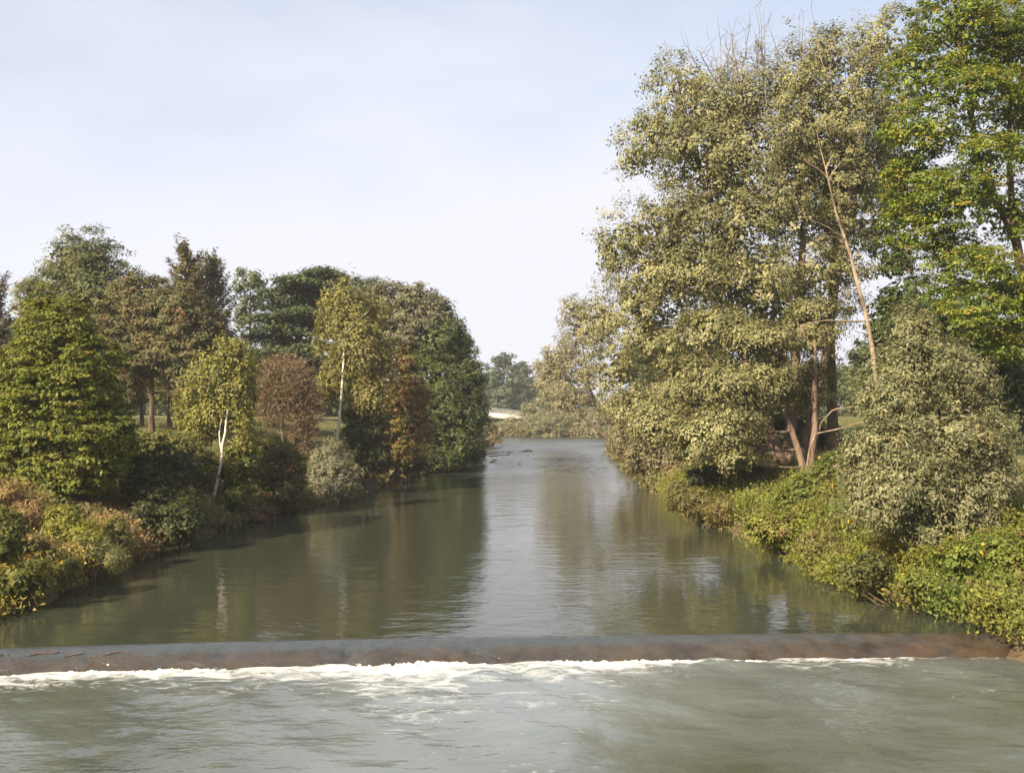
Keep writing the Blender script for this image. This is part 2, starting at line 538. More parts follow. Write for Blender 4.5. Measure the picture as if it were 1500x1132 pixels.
def flow_surface(x, o):
    """the sheet of water over the crest: o = distance from the crest towards the camera"""
    u = np.clip(o, 0, FOOT) / FOOT
    z = -(DROP + 0.05) * u ** 1.55 - 0.02 * np.clip((o + 0.06) / 0.2, 0, 1)
    g = np.clip(o / 0.25, 0, 1)
    wv = 0.026 * snoise(np.stack([x * 1.3, o * 0.8], -1), 0.5, 33, 4) * g
    folds = 0.0
    for fx_, fw_, fa_ in ((-11.2, 0.5, 0.05), (-8.4, 0.3, 0.04), (-6.1, 0.6, 0.06), (-3.05, 0.34, 0.20), (-1.9, 0.22, -0.05), (-0.6, 0.5, 0.06), (1.7, 0.35, 0.05), (2.8, 0.2, -0.04), (5.2, 0.6, 0.05), (8.0, 0.5, 0.04)):
        folds = folds + fa_ * np.exp(-((x - fx_ - 0.25 * o) / fw_) ** 2)
    notch = -0.09 * np.exp(-((x + 3.52) / 0.09) ** 2) * np.clip((o - 0.05) / 0.3, 0, 1)
    y = crest_y(x) - o * 1.03 - folds * np.clip((o - 0.15) / 0.3, 0, 1) - wv * 0.6
    return y, z + wv * 0.8 + notch + 0.001


wx = np.arange(-21, 21.01, 0.10)
po = np.concatenate([[-0.9, -0.5, -0.2], np.linspace(0, FOOT - 0.01, 22), [FOOT]])
WXg, POg = np.meshgrid(wx, po)
WY, WZ = flow_surface(WXg, POg)
rgh = 0.012 * snoise(np.stack([WXg, POg], -1), 1.6, 31, 3)
WY = WY + 0.035 + rgh
WZ = np.where(POg < 0, WZ - 0.05 + POg * 0.12, WZ - 0.045) + rgh * 0.6
WZ[-1] = -1.6
V = np.stack([WXg, WY, WZ], -1).reshape(-1, 3)
nxw = len(wx)
i2 = (np.arange(len(po) - 1)[:, None] * nxw + np.arange(nxw - 1)[None, :]).ravel()
q = np.stack([i2, i2 + nxw, i2 + 1 + nxw, i2 + 1], -1)
mw, N, L = mat_new('wet_mossy_concrete')
o_ = N.new('ShaderNodeOutputMaterial')
p_ = N.new('ShaderNodeBsdfPrincipled')
p_.inputs['Roughness'].default_value = 0.5
g_ = N.new('ShaderNodeNewGeometry')
mp_ = N.new('ShaderNodeMapping'); mp_.inputs['Scale'].default_value = (0.7, 0.8, 0.8)
n1 = N.new('ShaderNodeTexNoise'); n1.inputs['Scale'].default_value = 3.0; n1.inputs['Detail'].default_value = 7; n1.inputs['Roughness'].default_value = 0.65
r_ = N.new('ShaderNodeValToRGB')
r_.color_ramp.elements[0].position = 0.32; r_.color_ramp.elements[0].color = (0.085, 0.058, 0.036, 1)
r_.color_ramp.elements[1].position = 0.72; r_.color_ramp.elements[1].color = (0.30, 0.175, 0.085, 1)
x = r_.color_ramp.elements.new(0.52); x.color = (0.17, 0.11, 0.06, 1)
bb = N.new('ShaderNodeBump'); bb.inputs['Strength'].default_value = 0.6; bb.inputs['Distance'].default_value = 0.04
L.new(g_.outputs['Position'], mp_.inputs['Vector']); L.new(mp_.outputs['Vector'], n1.inputs['Vector'])
L.new(n1.outputs['Fac'], r_.inputs['Fac']); L.new(r_.outputs['Color'], p_.inputs['Base Color'])
L.new(n1.outputs['Fac'], bb.inputs['Height']); L.new(bb.outputs['Normal'], p_.inputs['Normal'])
L.new(p_.outputs[0], o_.inputs['Surface'])
weir = obj('weir', mesh_np('weir', V, q, smooth=True), mw)
tag(weir, 'low rounded brown concrete weir spanning the whole river', 'weir')

# the film: the upstream surface bending over the crest
po2 = np.concatenate([[-0.10], np.linspace(-0.06, FOOT, 24)])
FXg, FOg = np.meshgrid(wx, po2)
FY, FZ = flow_surface(FXg, FOg)
V = np.stack([FXg, FY, FZ], -1).reshape(-1, 3)
i2 = (np.arange(len(po2) - 1)[:, None] * nxw + np.arange(nxw - 1)[None, :]).ravel()
q = np.stack([i2, i2 + nxw, i2 + 1 + nxw, i2 + 1], -1)
mf_, N, L = mat_new('water_film')                  # murky sheet; where it runs thin the brown algae of the sill shows through
o_ = N.new('ShaderNodeOutputMaterial')
p_ = N.new('ShaderNodeBsdfPrincipled')
p_.inputs['Roughness'].default_value = 0.06
p_.inputs['IOR'].default_value = 1.5
g_ = N.new('ShaderNodeNewGeometry')
ta_ = N.new('ShaderNodeAttribute'); ta_.attribute_name = 'thick'
mp_ = N.new('ShaderNodeMapping'); mp_.inputs['Scale'].default_value = (0.6, 1.0, 1.0)
nn = N.new('ShaderNodeTexNoise'); nn.inputs['Scale'].default_value = 4.0; nn.inputs['Detail'].default_value = 7; nn.inputs['Roughness'].default_value = 0.6; nn.inputs['Distortion'].default_value = 0.6
n3 = N.new('ShaderNodeTexNoise'); n3.inputs['Scale'].default_value = 2.2; n3.inputs['Detail'].default_value = 8; n3.inputs['Roughness'].default_value = 0.65
L.new(g_.outputs['Position'], mp_.inputs['Vector']); L.new(mp_.outputs['Vector'], nn.inputs['Vector']); L.new(mp_.outputs['Vector'], n3.inputs['Vector'])
r_ = N.new('ShaderNodeValToRGB')
r_.color_ramp.elements[0].position = 0.34; r_.color_ramp.elements[0].color = (0.022, 0.016, 0.011, 1)
r_.color_ramp.elements[1].position = 0.70; r_.color_ramp.elements[1].color = (0.072, 0.047, 0.024, 1)
L.new(n3.outputs['Fac'], r_.inputs['Fac'])
md = N.new('ShaderNodeMath'); md.operation = 'MULTIPLY_ADD'; md.inputs[1].default_value = 1.6; md.inputs[2].default_value = -0.80
L.new(nn.outputs['Fac'], md.inputs[0])
ad_ = N.new('ShaderNodeMath'); ad_.operation = 'ADD'; ad_.use_clamp = True
L.new(ta_.outputs['Fac'], ad_.inputs[0]); L.new(md.outputs[0], ad_.inputs[1])
cm = N.new('ShaderNodeMix'); cm.data_type = 'RGBA'
cm.inputs['B'].default_value = (0.050, 0.059, 0.067, 1)
L.new(ad_.outputs[0], cm.inputs['Factor']); L.new(r_.outputs['Color'], cm.inputs['A'])
L.new(cm.outputs['Result'], p_.inputs['Base Color'])
bb = N.new('ShaderNodeBump'); bb.inputs['Strength'].default_value = 1.0; bb.inputs['Distance'].default_value = 0.06
L.new(nn.outputs['Fac'], bb.inputs['Height']); L.new(bb.outputs['Normal'], p_.inputs['Normal'])
L.new(p_.outputs[0], o_.inputs['Surface'])
fme = mesh_np('water_film', V, q, smooth=True)
thick = np.interp(FXg, [-14, -6, 2, 6, 10], [1.1, 1.1, 1.05, 0.6, 0.15]) * np.interp(FOg, [-0.1, 0.14, 0.36, 0.72], [1.15, 1.05, 0.45, 0.22]) + 0.10 * snoise(np.stack([FXg, FOg * 6], -1), 0.25, 35, 3)
ta2 = fme.attributes.new('thick', 'FLOAT', 'POINT')
ta2.data.foreach_set('value', np.clip(thick, 0, 1).ravel().astype(np.float32))
film = obj('water_film', fme, mf_, kind='structure')
tag(film, 'smooth glassy water sliding over the weir crest', 'water')

# froth standing up along the foot of the weir
fx = np.arange(-16, 15, 0.028)
fo_ = np.concatenate([np.linspace(0, 0.22, 14), np.linspace(0.24, 0.5, 12)])
FX, FO = np.meshgrid(fx, fo_)
p3 = np.stack([FX, FO], -1)
al = np.clip(0.5 + 0.55 * snoise(np.stack([FX, 0 * FX], -1), 0.21, 41, 3), 0.08, 1) + 0.7 * np.exp(-((FX + 2.6) / 1.2) ** 2)
r1 = 1 - np.abs(snoise(p3, 1.5, 43, 3))
r2 = 1 - np.abs(snoise(p3 * np.array([1.0, 1.6]), 4.2, 44, 3))
ht = (0.060 * r1 + 0.070 * r2 - 0.062) * np.clip(al * 1.1 - 0.10, 0.12, 1.2) * np.exp(-(FO / (0.08 + 0.16 * al)) ** 1.5) * np.clip(FO / 0.03 + 0.5, 0, 1)
bl = 0.24 * np.exp(-((FX + 3.05) / 0.42) ** 2)
jit = 0.035 * snoise(p3, 1.8, 45, 3)
V = np.stack([FX, crest_y(FX) - FOOT + 0.03 - bl - FO + jit, -DROP - 0.022 + ht * 1.4 + 0.020 * np.exp(-FO / 0.10) * np.clip(al * 1.3 - 0.2, 0, 1.2)], -1).reshape(-1, 3)
nfx = len(fx)
i2 = (np.arange(len(fo_) - 1)[:, None] * nfx + np.arange(nfx - 1)[None, :]).ravel()
q = np.stack([i2, i2 + nfx, i2 + 1 + nfx, i2 + 1], -1)
M_foam = noise_material('white_froth', (0.50, 0.52, 0.51), (0.76, 0.76, 0.75), 9, 0.7, 0.8, 30)
foam = obj('foam', mesh_np('foam', V, q, smooth=True), M_foam, kind='stuff')
tag(foam, 'white froth boiling along the foot of the weir', 'foam', kind='stuff')

# ------------------------------------------------------------------ foliage builders
def leaf_mesh(name, C, Nrm, Tan, Ln, Wd, cols, fold=0.0, tri=False):
    """one diamond quad (or one pointed triangle) for each leaf"""
    Nrm = unit(Nrm)
    cols = np.minimum(cols * 1.14, 0.6)
    T = unit(Tan - Nrm * np.sum(Tan * Nrm, -1, keepdims=True))
    B = np.cross(Nrm, T)
    Ln = np.broadcast_to(np.asarray(Ln, float), (len(C),))[:, None]
    Wd = np.broadcast_to(np.asarray(Wd, float), (len(C),))[:, None]
    if tri:
        v = np.stack([C - T * Ln * 0.5 - B * Wd * 0.55, C - T * Ln * 0.4 + B * Wd * 0.55, C + T * Ln * 0.55], 1)
        return mesh_np(name, v.reshape(-1, 3), np.arange(len(C) * 3).reshape(-1, 3), cols)
    v = np.stack([C - T * Ln * 0.5, C + B * Wd * 0.5 - T * Ln * 0.08, C + T * Ln * 0.5, C - B * Wd * 0.5 - T * Ln * 0.08], 1)
    if fold:
        v[:, 1] += Nrm * Wd * fold
        v[:, 3] += Nrm * Wd * fold
    return mesh_np(name, v.reshape(-1, 3), np.arange(len(C) * 4).reshape(-1, 4), cols)


def mixcol(n, palette, rng, weights=None):
    pal = np.array(palette, float)
    k = rng.choice(len(pal), n, p=weights)
    k2 = rng.choice(len(pal), n, p=weights)
    t = rng.random((n, 1)) * 0.5
    return pal[k] * (1 - t) + pal[k2] * t


def gen_clumps(lobes, n, rng, shell=(0.62, 1.0), cut=0.6, back=0.5, lump=0.16, gap=0.55, gapf=0.28, seed=0, under=0.6):
    lo = np.array(lobes, float)
    w = lo[:, 3] * lo[:, 5] + 0.3 * lo[:, 4] * lo[:, 5]
    w = w / w.sum()
    m = n * 4
    k = rng.choice(len(lo), m, p=w)
    d = unit(rng.normal(size=(m, 3)))
    f = shell[0] + (shell[1] - shell[0]) * rng.random(m) ** 0.7
    f = f * (1 + lump * snoise(d * 0.9 + k[:, None] * 3.7, 0.5, seed + 5, 2))
    f = f * np.where(rng.random(m) < 0.10, rng.uniform(1.0, 1.22, m), 1.0)
    p = lo[k, :3] + d * f[:, None] * lo[k, 3:6]
    ok = np.ones(m, bool)
    for j in range(len(lo)):
        nd = np.linalg.norm((p - lo[j, :3]) / lo[j, 3:6], axis=1)
        ok &= (nd > cut) | (k == j)
    ok &= (d[:, 1] < 0.25) | (rng.random(m) < back)
    ok &= (d[:, 2] > -0.35) | (rng.random(m) < under)
    ok &= snoise(p, gapf, seed + 9, 2) < gap
    ix = np.nonzero(ok)[0][:n]
    return p[ix], d[ix], k[ix]


class Plant:
    """a tree or shrub: lobes in photo pixels at depth D turned into real ellipsoids"""
    def __init__(s, name, label, cat, D, base_px, seed, group=None, base_y=None):
        s.D = D
        s.rng = np.random.default_rng(seed)
        s.seed = seed
        bx = (base_px - CX) * D / F
        by = D if base_y is None else base_y
        s.base = np.array([bx, by, ground_z(bx, by) - 0.08])
        s.root = obj(name, None, loc=tuple(s.base))
        tag(s.root, label, cat, group)
        s.trunks = []
        s.twigs = []

    def lobes(s, spec):
        out = []
        for l in spec:
            px, py, rx, rz = l[:4]
            dD = l[4] if len(l) > 4 else 0.0
            d = s.D + dD
            k = d / F
            c = at(px, py, d)
            ry = l[5] if len(l) > 5 else 0.5 * (rx + min(rz, rx * 1.3)) * k
            out.append([c[0], c[1], c[2], rx * k, ry, rz * k])
        s.lo = np.array(out)
        return s

    def trunk(s, pts, r0, r1, mat, sides=8, name='trunk', wob=0.03, own_base=True, n=9):
        """pts: [(px,py[,dD])...] after the base"""
        P = [s.base] if own_base else []
        for p in pts:
            P.append(at(p[0], p[1], s.D + (p[2] if len(p) > 2 else 0)))
        P = np.array(P)
        t = np.linspace(0, 1, len(P))
        tt = np.linspace(0, 1, n)
        Q = np.stack([np.interp(tt, t, P[:, i]) for i in range(3)], -1)
        Q[1:-1] = 0.5 * Q[1:-1] + 0.25 * (Q[:-2] + Q[2:])
        Q = wobble(Q, wob, s.rng)
        rr = r0 + (r1 - r0) * tt ** 0.8
        if own_base:
            rr[0] *= 1.35
        me = tubes_mesh(name, [(Q - s.base, rr)], sides=sides)
        o = obj(name, me, mat, s.root)
        s.trunks.append((Q, rr))
        return o

    def crown(s, n_clumps, per, clump_r, L, Wd, palette, mat, weights=None, flat=0.75, upb=0.5, outb=0.7, rnd=0.7, accents=None,
              droop=0.0, inner=0.12, twig_share=0.3, twig_r=0.018, bark=None, lane=None, cpal=0.12, along=0.0, fold=0.12, **kw):
        rng = s.rng
        lo = s.lo
        p, d, k = gen_clumps(lo, n_clumps, rng, seed=s.seed, **kw)
        m = len(p)
        # limbs and twigs
        paths = []
        if s.trunks and bark is not None:
            allQ = np.concatenate([q for q, r in s.trunks])
            allR = np.concatenate([r for q, r in s.trunks])
            limbs = []
            for j in range(len(lo)):
                c = lo[j, :3]
                dist = np.linalg.norm(allQ - c, axis=1) + 1.4 * np.clip(allQ[:, 2] - c[2] + 0.25 * lo[j, 5], 0, None)
                i = int(np.argmin(dist))
                a = allQ[i]
                mid = 0.5 * (a + c) + np.array([0, 0, -0.12 * np.linalg.norm(c - a)])
                tip = c + np.array([rng.normal() * 0.15, rng.normal() * 0.15, 0.45]) * lo[j, 3:6]
                Q = wobble(bezier(a, mid, tip, 7), 0.05 * min(1.0, lo[j, 3]), rng)
                r0 = min(allR[i] * 0.55, 0.03 + 0.035 * lo[j, 3])
                limbs.append(Q)
                paths.append((Q - s.base, np.linspace(r0, twig_r * 1.2, 7), 5))
            nt_ = int(m * twig_share)
            for i in rng.permutation(m)[:nt_]:
                Q = limbs[k[i]]
                a = Q[rng.integers(2, 7)]
                b = p[i] + d[i] * clump_r * 0.4
                mid = 0.5 * (a + b) + rng.normal(size=3) * 0.08 * np.linalg.norm(b - a) + np.array([0, 0, 0.08 * np.linalg.norm(b - a)])
                paths.append((bezier(a, mid, b, 4) - s.base, np.array([twig_r, twig_r * 0.75, twig_r * 0.5, twig_r * 0.2]), 3))
            obj('branches', tubes_mesh('branches', paths), bark, s.root, kind='stuff')
        # leaves
        cr = clump_r * rng.uniform(0.6, 1.35, m)
        ci = np.repeat(np.arange(m), per)
        keep = rng.random(len(ci)) < np.repeat(rng.uniform(0.55, 1.0, m), per)
        ci = ci[keep]
        nl = len(ci)
        od = unit(rng.normal(size=(nl, 3)))
        rad = rng.random(nl) ** 0.45
        offs = od * rad[:, None] * cr[ci][:, None]
        if along:       # sprays drawn out along the outward direction
            offs += d[ci] * (rng.uniform(-1, 1, nl) * along * cr[ci])[:, None]
        offs[:, 2] *= flat
        if droop:
            offs[:, 2] -= droop * rng.random(nl) ** 1.5 * cr[ci]
        C = p[ci] + offs
        Nn = od * rnd * 0.6 + d[ci] * outb + UP * upb + rng.normal(size=(nl, 3)) * rnd * 0.55
        Tn = rng.normal(size=(nl, 3)) + d[ci] * 0.8 - UP * (0.5 + droop)
        cc = mixcol(m, palette, rng, weights) * (1 + cpal * rng.normal(size=(m, 1)))
        cc = cc * (1 + 0.10 * snoise(p, 0.12, s.seed + 2, 2)[:, None])
        lc = cc[ci] * (1 + 0.11 * rng.normal(size=(nl, 1)))
        if accents:
            for col, prob, byclump in accents:
                if byclump:
                    sel = (rng.random(m) < prob)[ci] & (rng.random(nl) < 0.7)
                else:
                    sel = rng.random(nl) < prob
                lc[sel] = np.array(col) * (1 + 0.15 * rng.normal(size=(sel.sum(), 1)))
        Ls = L * np.exp(rng.normal(size=nl) * 0.32)
        Ws = Wd * np.exp(rng.normal(size=nl) * 0.32)
        if inner > 0:
            ni = int(nl * inner)
            w = lo[:, 3] * lo[:, 5]
            kk = rng.choice(len(lo), ni, p=w / w.sum())
            dd = unit(rng.normal(size=(ni, 3)))
            Ci = lo[kk, :3] + dd * (rng.uniform(0.15, 0.74, ni))[:, None] * lo[kk, 3:6]
            C = np.concatenate([C, Ci]); Nn = np.concatenate([Nn, dd + rng.normal(size=(ni, 3)) * 0.6 + 0.4 * UP]); Tn = np.concatenate([Tn, rng.normal(size=(ni, 3))])
            lc = np.concatenate([lc, mixcol(ni, palette, rng, weights)]); Ls = np.concatenate([Ls, np.full(ni, L * 2.2)]); Ws = np.concatenate([Ws, np.full(ni, Wd * 2.2)])
        gz = terrain_h(C[:, 0], C[:, 1])
        ok = C[:, 2] > np.maximum(gz, 0.02) + 0.01
        C, Nn, Tn, lc, Ls, Ws = C[ok], Nn[ok], Tn[ok], lc[ok], Ls[ok], Ws[ok]
        lc = np.clip(lc, 0.008, 0.6)
        me = leaf_mesh('crown', C - s.base, Nn, Tn, Ls, Ws, lc, fold, tri=(s.D > 52 or mat is M_needle))
        o = obj('crown', me, mat, s.root, kind='stuff')
        s.nleaf = len(C)
        global LEAVES
        LEAVES += len(C)
        return s


LEAVES = 0

# palettes (albedo)
P_POPLAR = [(0.200, 0.190, 0.085), (0.152, 0.150, 0.060), (0.250, 0.235, 0.120), (0.112, 0.118, 0.044)]
P_WILLOW = [(0.150, 0.148, 0.082), (0.190, 0.180, 0.105), (0.115, 0.120, 0.060)]
P_LOCUST = [(0.150, 0.195, 0.030), (0.115, 0.165, 0.028), (0.190, 0.215, 0.034), (0.090, 0.132, 0.026)]
P_HORN = [(0.125, 0.145, 0.022), (0.165, 0.175, 0.028), (0.090, 0.112, 0.018)]
P_PINE = [(0.096, 0.110, 0.046), (0.125, 0.134, 0.058), (0.075, 0.090, 0.040), (0.130, 0.118, 0.054)]
P_CEDAR = [(0.070, 0.092, 0.044), (0.094, 0.114, 0.054), (0.056, 0.076, 0.040)]
P_BIRCH = [(0.175, 0.175, 0.046), (0.215, 0.200, 0.055), (0.135, 0.145, 0.038)]
P_BIRCH2 = [(0.165, 0.155, 0.050), (0.190, 0.172, 0.058), (0.135, 0.132, 0.042)]
P_GREEN = [(0.064, 0.084, 0.027), (0.086, 0.104, 0.032), (0.050, 0.068, 0.024)]
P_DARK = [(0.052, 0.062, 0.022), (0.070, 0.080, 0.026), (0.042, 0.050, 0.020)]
P_RED = [(0.200, 0.115, 0.048), (0.165, 0.130, 0.045), (0.220, 0.125, 0.055), (0.130, 0.132, 0.040)]
P_GREY = [(0.120, 0.128, 0.075), (0.150, 0.150, 0.092), (0.095, 0.105, 0.058)]
YEL = (0.34, 0.25, 0.03)
ORA = (0.28, 0.12, 0.03)

# ------------------------------------------------------------------ left bank, from near to far
t = Plant('hornbeam_tree', 'dense bright green cone-shaped tree at the left edge of the picture', 'tree', 36, 95, 11)
t.lobes([(95, 620, 108, 92), (60, 560, 72, 80, 0.4), (120, 560, 68, 75, -0.4), (85, 490, 55, 62), (155, 640, 52, 62, 0.3), (30, 650, 60, 60), (85, 690, 80, 42), (78, 452, 26, 26), (120, 690, 60, 40, -0.6)])
t.trunk([(95, 600), (88, 470)], 0.16, 0.04, M_bark)
t.crown(1700, 40, 0.30, 0.115, 0.08, P_HORN, M_leaf, flat=0.36, upb=0.85, outb=0.5, accents=[(ORA, 0.006, False), ((0.16, 0.15, 0.03), 0.05, True)], inner=0.10, bark=M_bark, gap=0.6, gapf=0.5, cut=0.7, lump=0.2)

t = Plant('pine_tree', 'large dark rounded pine towering behind the bright green cone-shaped tree', 'tree', 64, 120, 12)
t.lobes([(118, 390, 62, 50), (80, 450, 62, 58, 1), (150, 440, 62, 60, -1), (110, 510, 85, 60), (180, 480, 48, 60, -1), (60, 540, 50, 50), (165, 560, 50, 50)])
t.trunk([(118, 520), (115, 370)], 0.38, 0.08, M_bark)
t.crown(1100, 56, 0.55, 0.24, 0.085, P_PINE, M_needle, flat=0.62, upb=0.5, cut=0.5, accents=[((0.13, 0.085, 0.04), 0.03, True)], inner=0.16, bark=M_bark, gap=0.62, gapf=0.22, lump=0.22, fold=0)

t = Plant('pine_tree', 'brownish pine with bare dark trunk standing on the lawn left of the near birch', 'tree', 61, 222, 13)
t.lobes([(215, 450, 50, 48), (270, 470, 62, 46), (235, 520, 55, 36, -1), (300, 510, 45, 42), (185, 490, 40, 45, 1), (285, 555, 50, 28, -1), (195, 560, 22, 26)])
t.trunk([(221, 560), (226, 500), (235, 430)], 0.18, 0.06, M_bark)
t.crown(900, 52, 0.52, 0.24, 0.085, [(0.105, 0.100, 0.044), (0.135, 0.112, 0.052), (0.080, 0.085, 0.038)], M_needle, flat=0.5, upb=0.55, accents=[((0.17, 0.085, 0.045), 0.07, True)], inner=0.14, bark=M_bark_red, gap=0.5, gapf=0.26, lump=0.22, fold=0)

t = Plant('pine_tree', 'slender pine trunk with sparse crown just right of the bare-trunked pine', 'tree', 66, 250, 14)
t.lobes([(250, 490, 38, 36), (262, 540, 30, 26)])
t.trunk([(249, 590), (247, 540), (250, 470)], 0.17, 0.05, M_bark)
t.crown(200, 46, 0.55, 0.24, 0.085, P_PINE, M_needle, flat=0.5, inner=0.1, bark=M_bark, fold=0)

t = Plant('pine_tree', 'thin pinkish pine trunk in the shade just left of the bare-trunked pine', 'tree', 67, 208, 15)
t.lobes([(205, 480, 32, 34), (196, 520, 28, 26)])
t.trunk([(208, 560), (210, 500), (206, 460)], 0.13, 0.04, M_bark_red)
t.crown(170, 46, 0.55, 0.24, 0.085, P_PINE, M_needle, flat=0.5, inner=0.1, bark=M_bark_red, fold=0)


def spruce(label, D, px, top, bot, half, seed, palette, n_tier=13, dens=1.0):
    """pointed conifer: whorls of boughs that droop and turn up at the tips"""
    t = Plant('spruce_tree', label, 'tree', D, px, seed)
    rng = t.rng
    k = D / F
    ztop = CAMZ + (HZ - top) * k
    zbot = CAMZ + (HZ - bot) * k
    R0 = half * k
    x0, y0 = t.base[0], t.base[1]
    Q = np.array([t.base + (np.array([x0, y0, ztop]) - t.base) * f for f in np.linspace(0, 1, 8)])
    obj('trunk', tubes_mesh('trunk', [(Q - t.base, np.linspace(0.28, 0.03, 8))], sides=7), M_bark, t.root)
    C, Nn, T, paths = [], [], [], []
    for i in range(n_tier):
        f = (i + 0.5) / n_tier
        z = zbot + (ztop - zbot) * f ** 0.9 + 0
        r = R0 * (1 - f) ** 0.62 + 0.15
        for j in range(int(11 - 4 * f)):
            a = rng.uniform(0, 6.283)
            rl = r * rng.uniform(0.5, 1.3)
            dv = np.array([math.cos(a), math.sin(a), 0])
            p0 = np.array([x0, y0, z + rng.normal() * 0.28])
            tip = p0 + dv * rl + UP * (0.02 * rl + rng.normal() * 0.25 + 0.9 * f * rl)
            mid = p0 + dv * rl * 0.55 - UP * 0.16 * rl
            Qb = bezier(p0, mid, tip, 6)
            paths.append((Qb - t.base, np.linspace(0.05, 0.012, 6), 3))
            m = int(70 * dens * (0.4 + rl / R0))
            u = rng.random(m) ** 0.7
            base = (1 - u)[:, None] ** 2 * p0 + 2 * (u * (1 - u))[:, None] * mid + u[:, None] ** 2 * tip
            side = np.cross(dv, UP)
            wdt = 0.40 * rl * (1.08 - u) + 0.06
            c = base + side * (rng.uniform(-1, 1, m) * wdt)[:, None] + rng.normal(size=(m, 3)) * np.array([0.12, 0.12, 0.15])
            C.append(c)
            Nn.append(UP * 0.9 + dv * 0.4 + rng.normal(size=(m, 3)) * 0.5)
            T.append(np.repeat(dv[None], m, 0) + side * rng.uniform(-1, 1, (m, 1)) + rng.normal(size=(m, 3)) * 0.3 + UP * 0.3)
    # leader tuft
    m = 60
    c = np.array([x0, y0, ztop]) + rng.normal(size=(m, 3)) * np.array([0.10, 0.10, 0.35]) - UP * 0.3
    C.append(c); Nn.append(rng.normal(size=(m, 3))); T.append(np.repeat(UP[None], m, 0) + rng.normal(size=(m, 3)) * 0.4)
    C, Nn, T = np.concatenate(C), np.concatenate(Nn), np.concatenate(T)
    n = len(C)
    obj('branches', tubes_mesh('branches', paths), M_bark, t.root)
    lc = np.clip(mixcol(n, palette, rng) * (1 + 0.18 * rng.normal(size=(n, 1))), 0.008, 0.5)
    obj('crown', leaf_mesh('crown', C - t.base, Nn, T, 0.36 * rng.uniform(0.7, 1.3, n), 0.11 * rng.uniform(0.7, 1.3, n), lc, tri=True), M_needle, t.root, kind='stuff')
    return t


P_SPR = [(0.095, 0.098, 0.042), (0.125, 0.116, 0.050), (0.145, 0.108, 0.052)]
spruce('spruce with the tallest pointed tip, behind the bare-trunked pine', 78, 272, 366, 585, 66, 16, P_SPR, 19, 1.6)
spruce('spruce with the lower pointed tip, right of the tallest spruce', 80, 312, 384, 590, 60, 17, P_SPR, 18, 1.6)
spruce('dark conifer cut off by the left edge of the picture behind the pine', 74, -8, 405, 590, 44, 18, [(0.06, 0.06, 0.035), (0.09, 0.065, 0.045)], 12, 1.2)

t = Plant('ash_tree', 'thin airy deciduous tree with sky showing through, left of the dark cedar', 'tree', 88, 366, 19)
t.lobes([(364, 410, 22, 18), (380, 430, 16, 20, 1), (352, 440, 14, 18), (366, 470, 20, 26), (372, 520, 22, 30)])
t.trunk([(366, 500), (366, 400)], 0.16, 0.03, M_bark_grey)
t.crown(120, 34, 0.62, 0.24, 0.16, [(0.10, 0.125, 0.05), (0.125, 0.145, 0.06), (0.08, 0.10, 0.042)], M_leaf, flat=0.8, inner=0.02, bark=M_bark_grey, gap=0.35, gapf=0.4)


def cedar(label, D, px, seed, tiers, palette, bark=M_bark):
    """tiers: (px, py, half width px) flat plates"""
    t = Plant('cedar_tree', label, 'tree', D, px, seed)
    rng = t.rng
    k = D / F
    top = min(p[1] for p in tiers)
    t.trunk([(px, 520), (px + 3, top + 8)], 0.42, 0.07, bark)
    Q = t.trunks[0][0]
    C, Nn, T, K, paths = [], [], [], [], []
    for (x, y, hw) in tiers:
        c0 = at(x, y, D + rng.uniform(-2.2, 2.2) - 0.6)
        i = int(np.argmin(np.abs(Q[:, 2] - (c0[2] - 0.5))))
        paths.append((bezier(Q[i], 0.5 * (Q[i] + c0) + UP * 0.2, c0, 5) - t.base, np.linspace(0.10, 0.03, 5), 4))
        rx = hw * k
        for _ in range(int(9 + rx * 9)):
            a = rng.uniform(0, 6.28)
            rr = rng.random() ** 0.5
            c = c0 + np.array([math.cos(a) * rr * rx, math.sin(a) * rr * max(rx * 0.8, 1.0), -0.22 * rr * rx * 0.3 + rng.normal() * 0.10])
            m = 62
            o = rng.normal(size=(m, 3)) * np.array([0.40, 0.40, 0.15])
            C.append(c + o)
            Nn.append(UP * 1.0 + o * 0.6 + rng.normal(size=(m, 3)) * 0.45)
            T.append(rng.normal(size=(m, 3)) * np.array([1, 1, 0.3]))
    C, Nn, T = np.concatenate(C), np.concatenate(Nn), np.concatenate(T)
    n = len(C)
    obj('branches', tubes_mesh('branches', paths), bark, t.root)
    lc = np.clip(mixcol(n, palette, rng) * (1 + 0.18 * rng.normal(size=(n, 1))), 0.008, 0.5)
    obj('crown', leaf_mesh('crown', C - t.base, Nn, T, 0.30 * rng.uniform(0.7, 1.3, n), 0.14 * rng.uniform(0.7, 1.3, n), lc, tri=True), M_needle, t.root, kind='stuff')
    return t


tiers = [(468, 398, 20), (450, 406, 16), (486, 404, 18), (425, 410, 20), (470, 414, 36), (440, 422, 34), (402, 428, 22), (480, 430, 30), (430, 436, 40), (462, 444, 40), (408, 448, 34),
         (448, 456, 46), (395, 464, 24), (430, 468, 46), (470, 474, 36), (408, 480, 36), (450, 486, 44), (395, 494, 26), (430, 500, 46), (468, 508, 40), (410, 514, 38), (445, 524, 46), (400, 534, 34), (440, 545, 44), (470, 540, 36), (420, 560, 44)]
cedar('dark blue-green cedar with flat layered boughs behind the withered brown tree', 82, 440, 20, tiers, P_CEDAR)

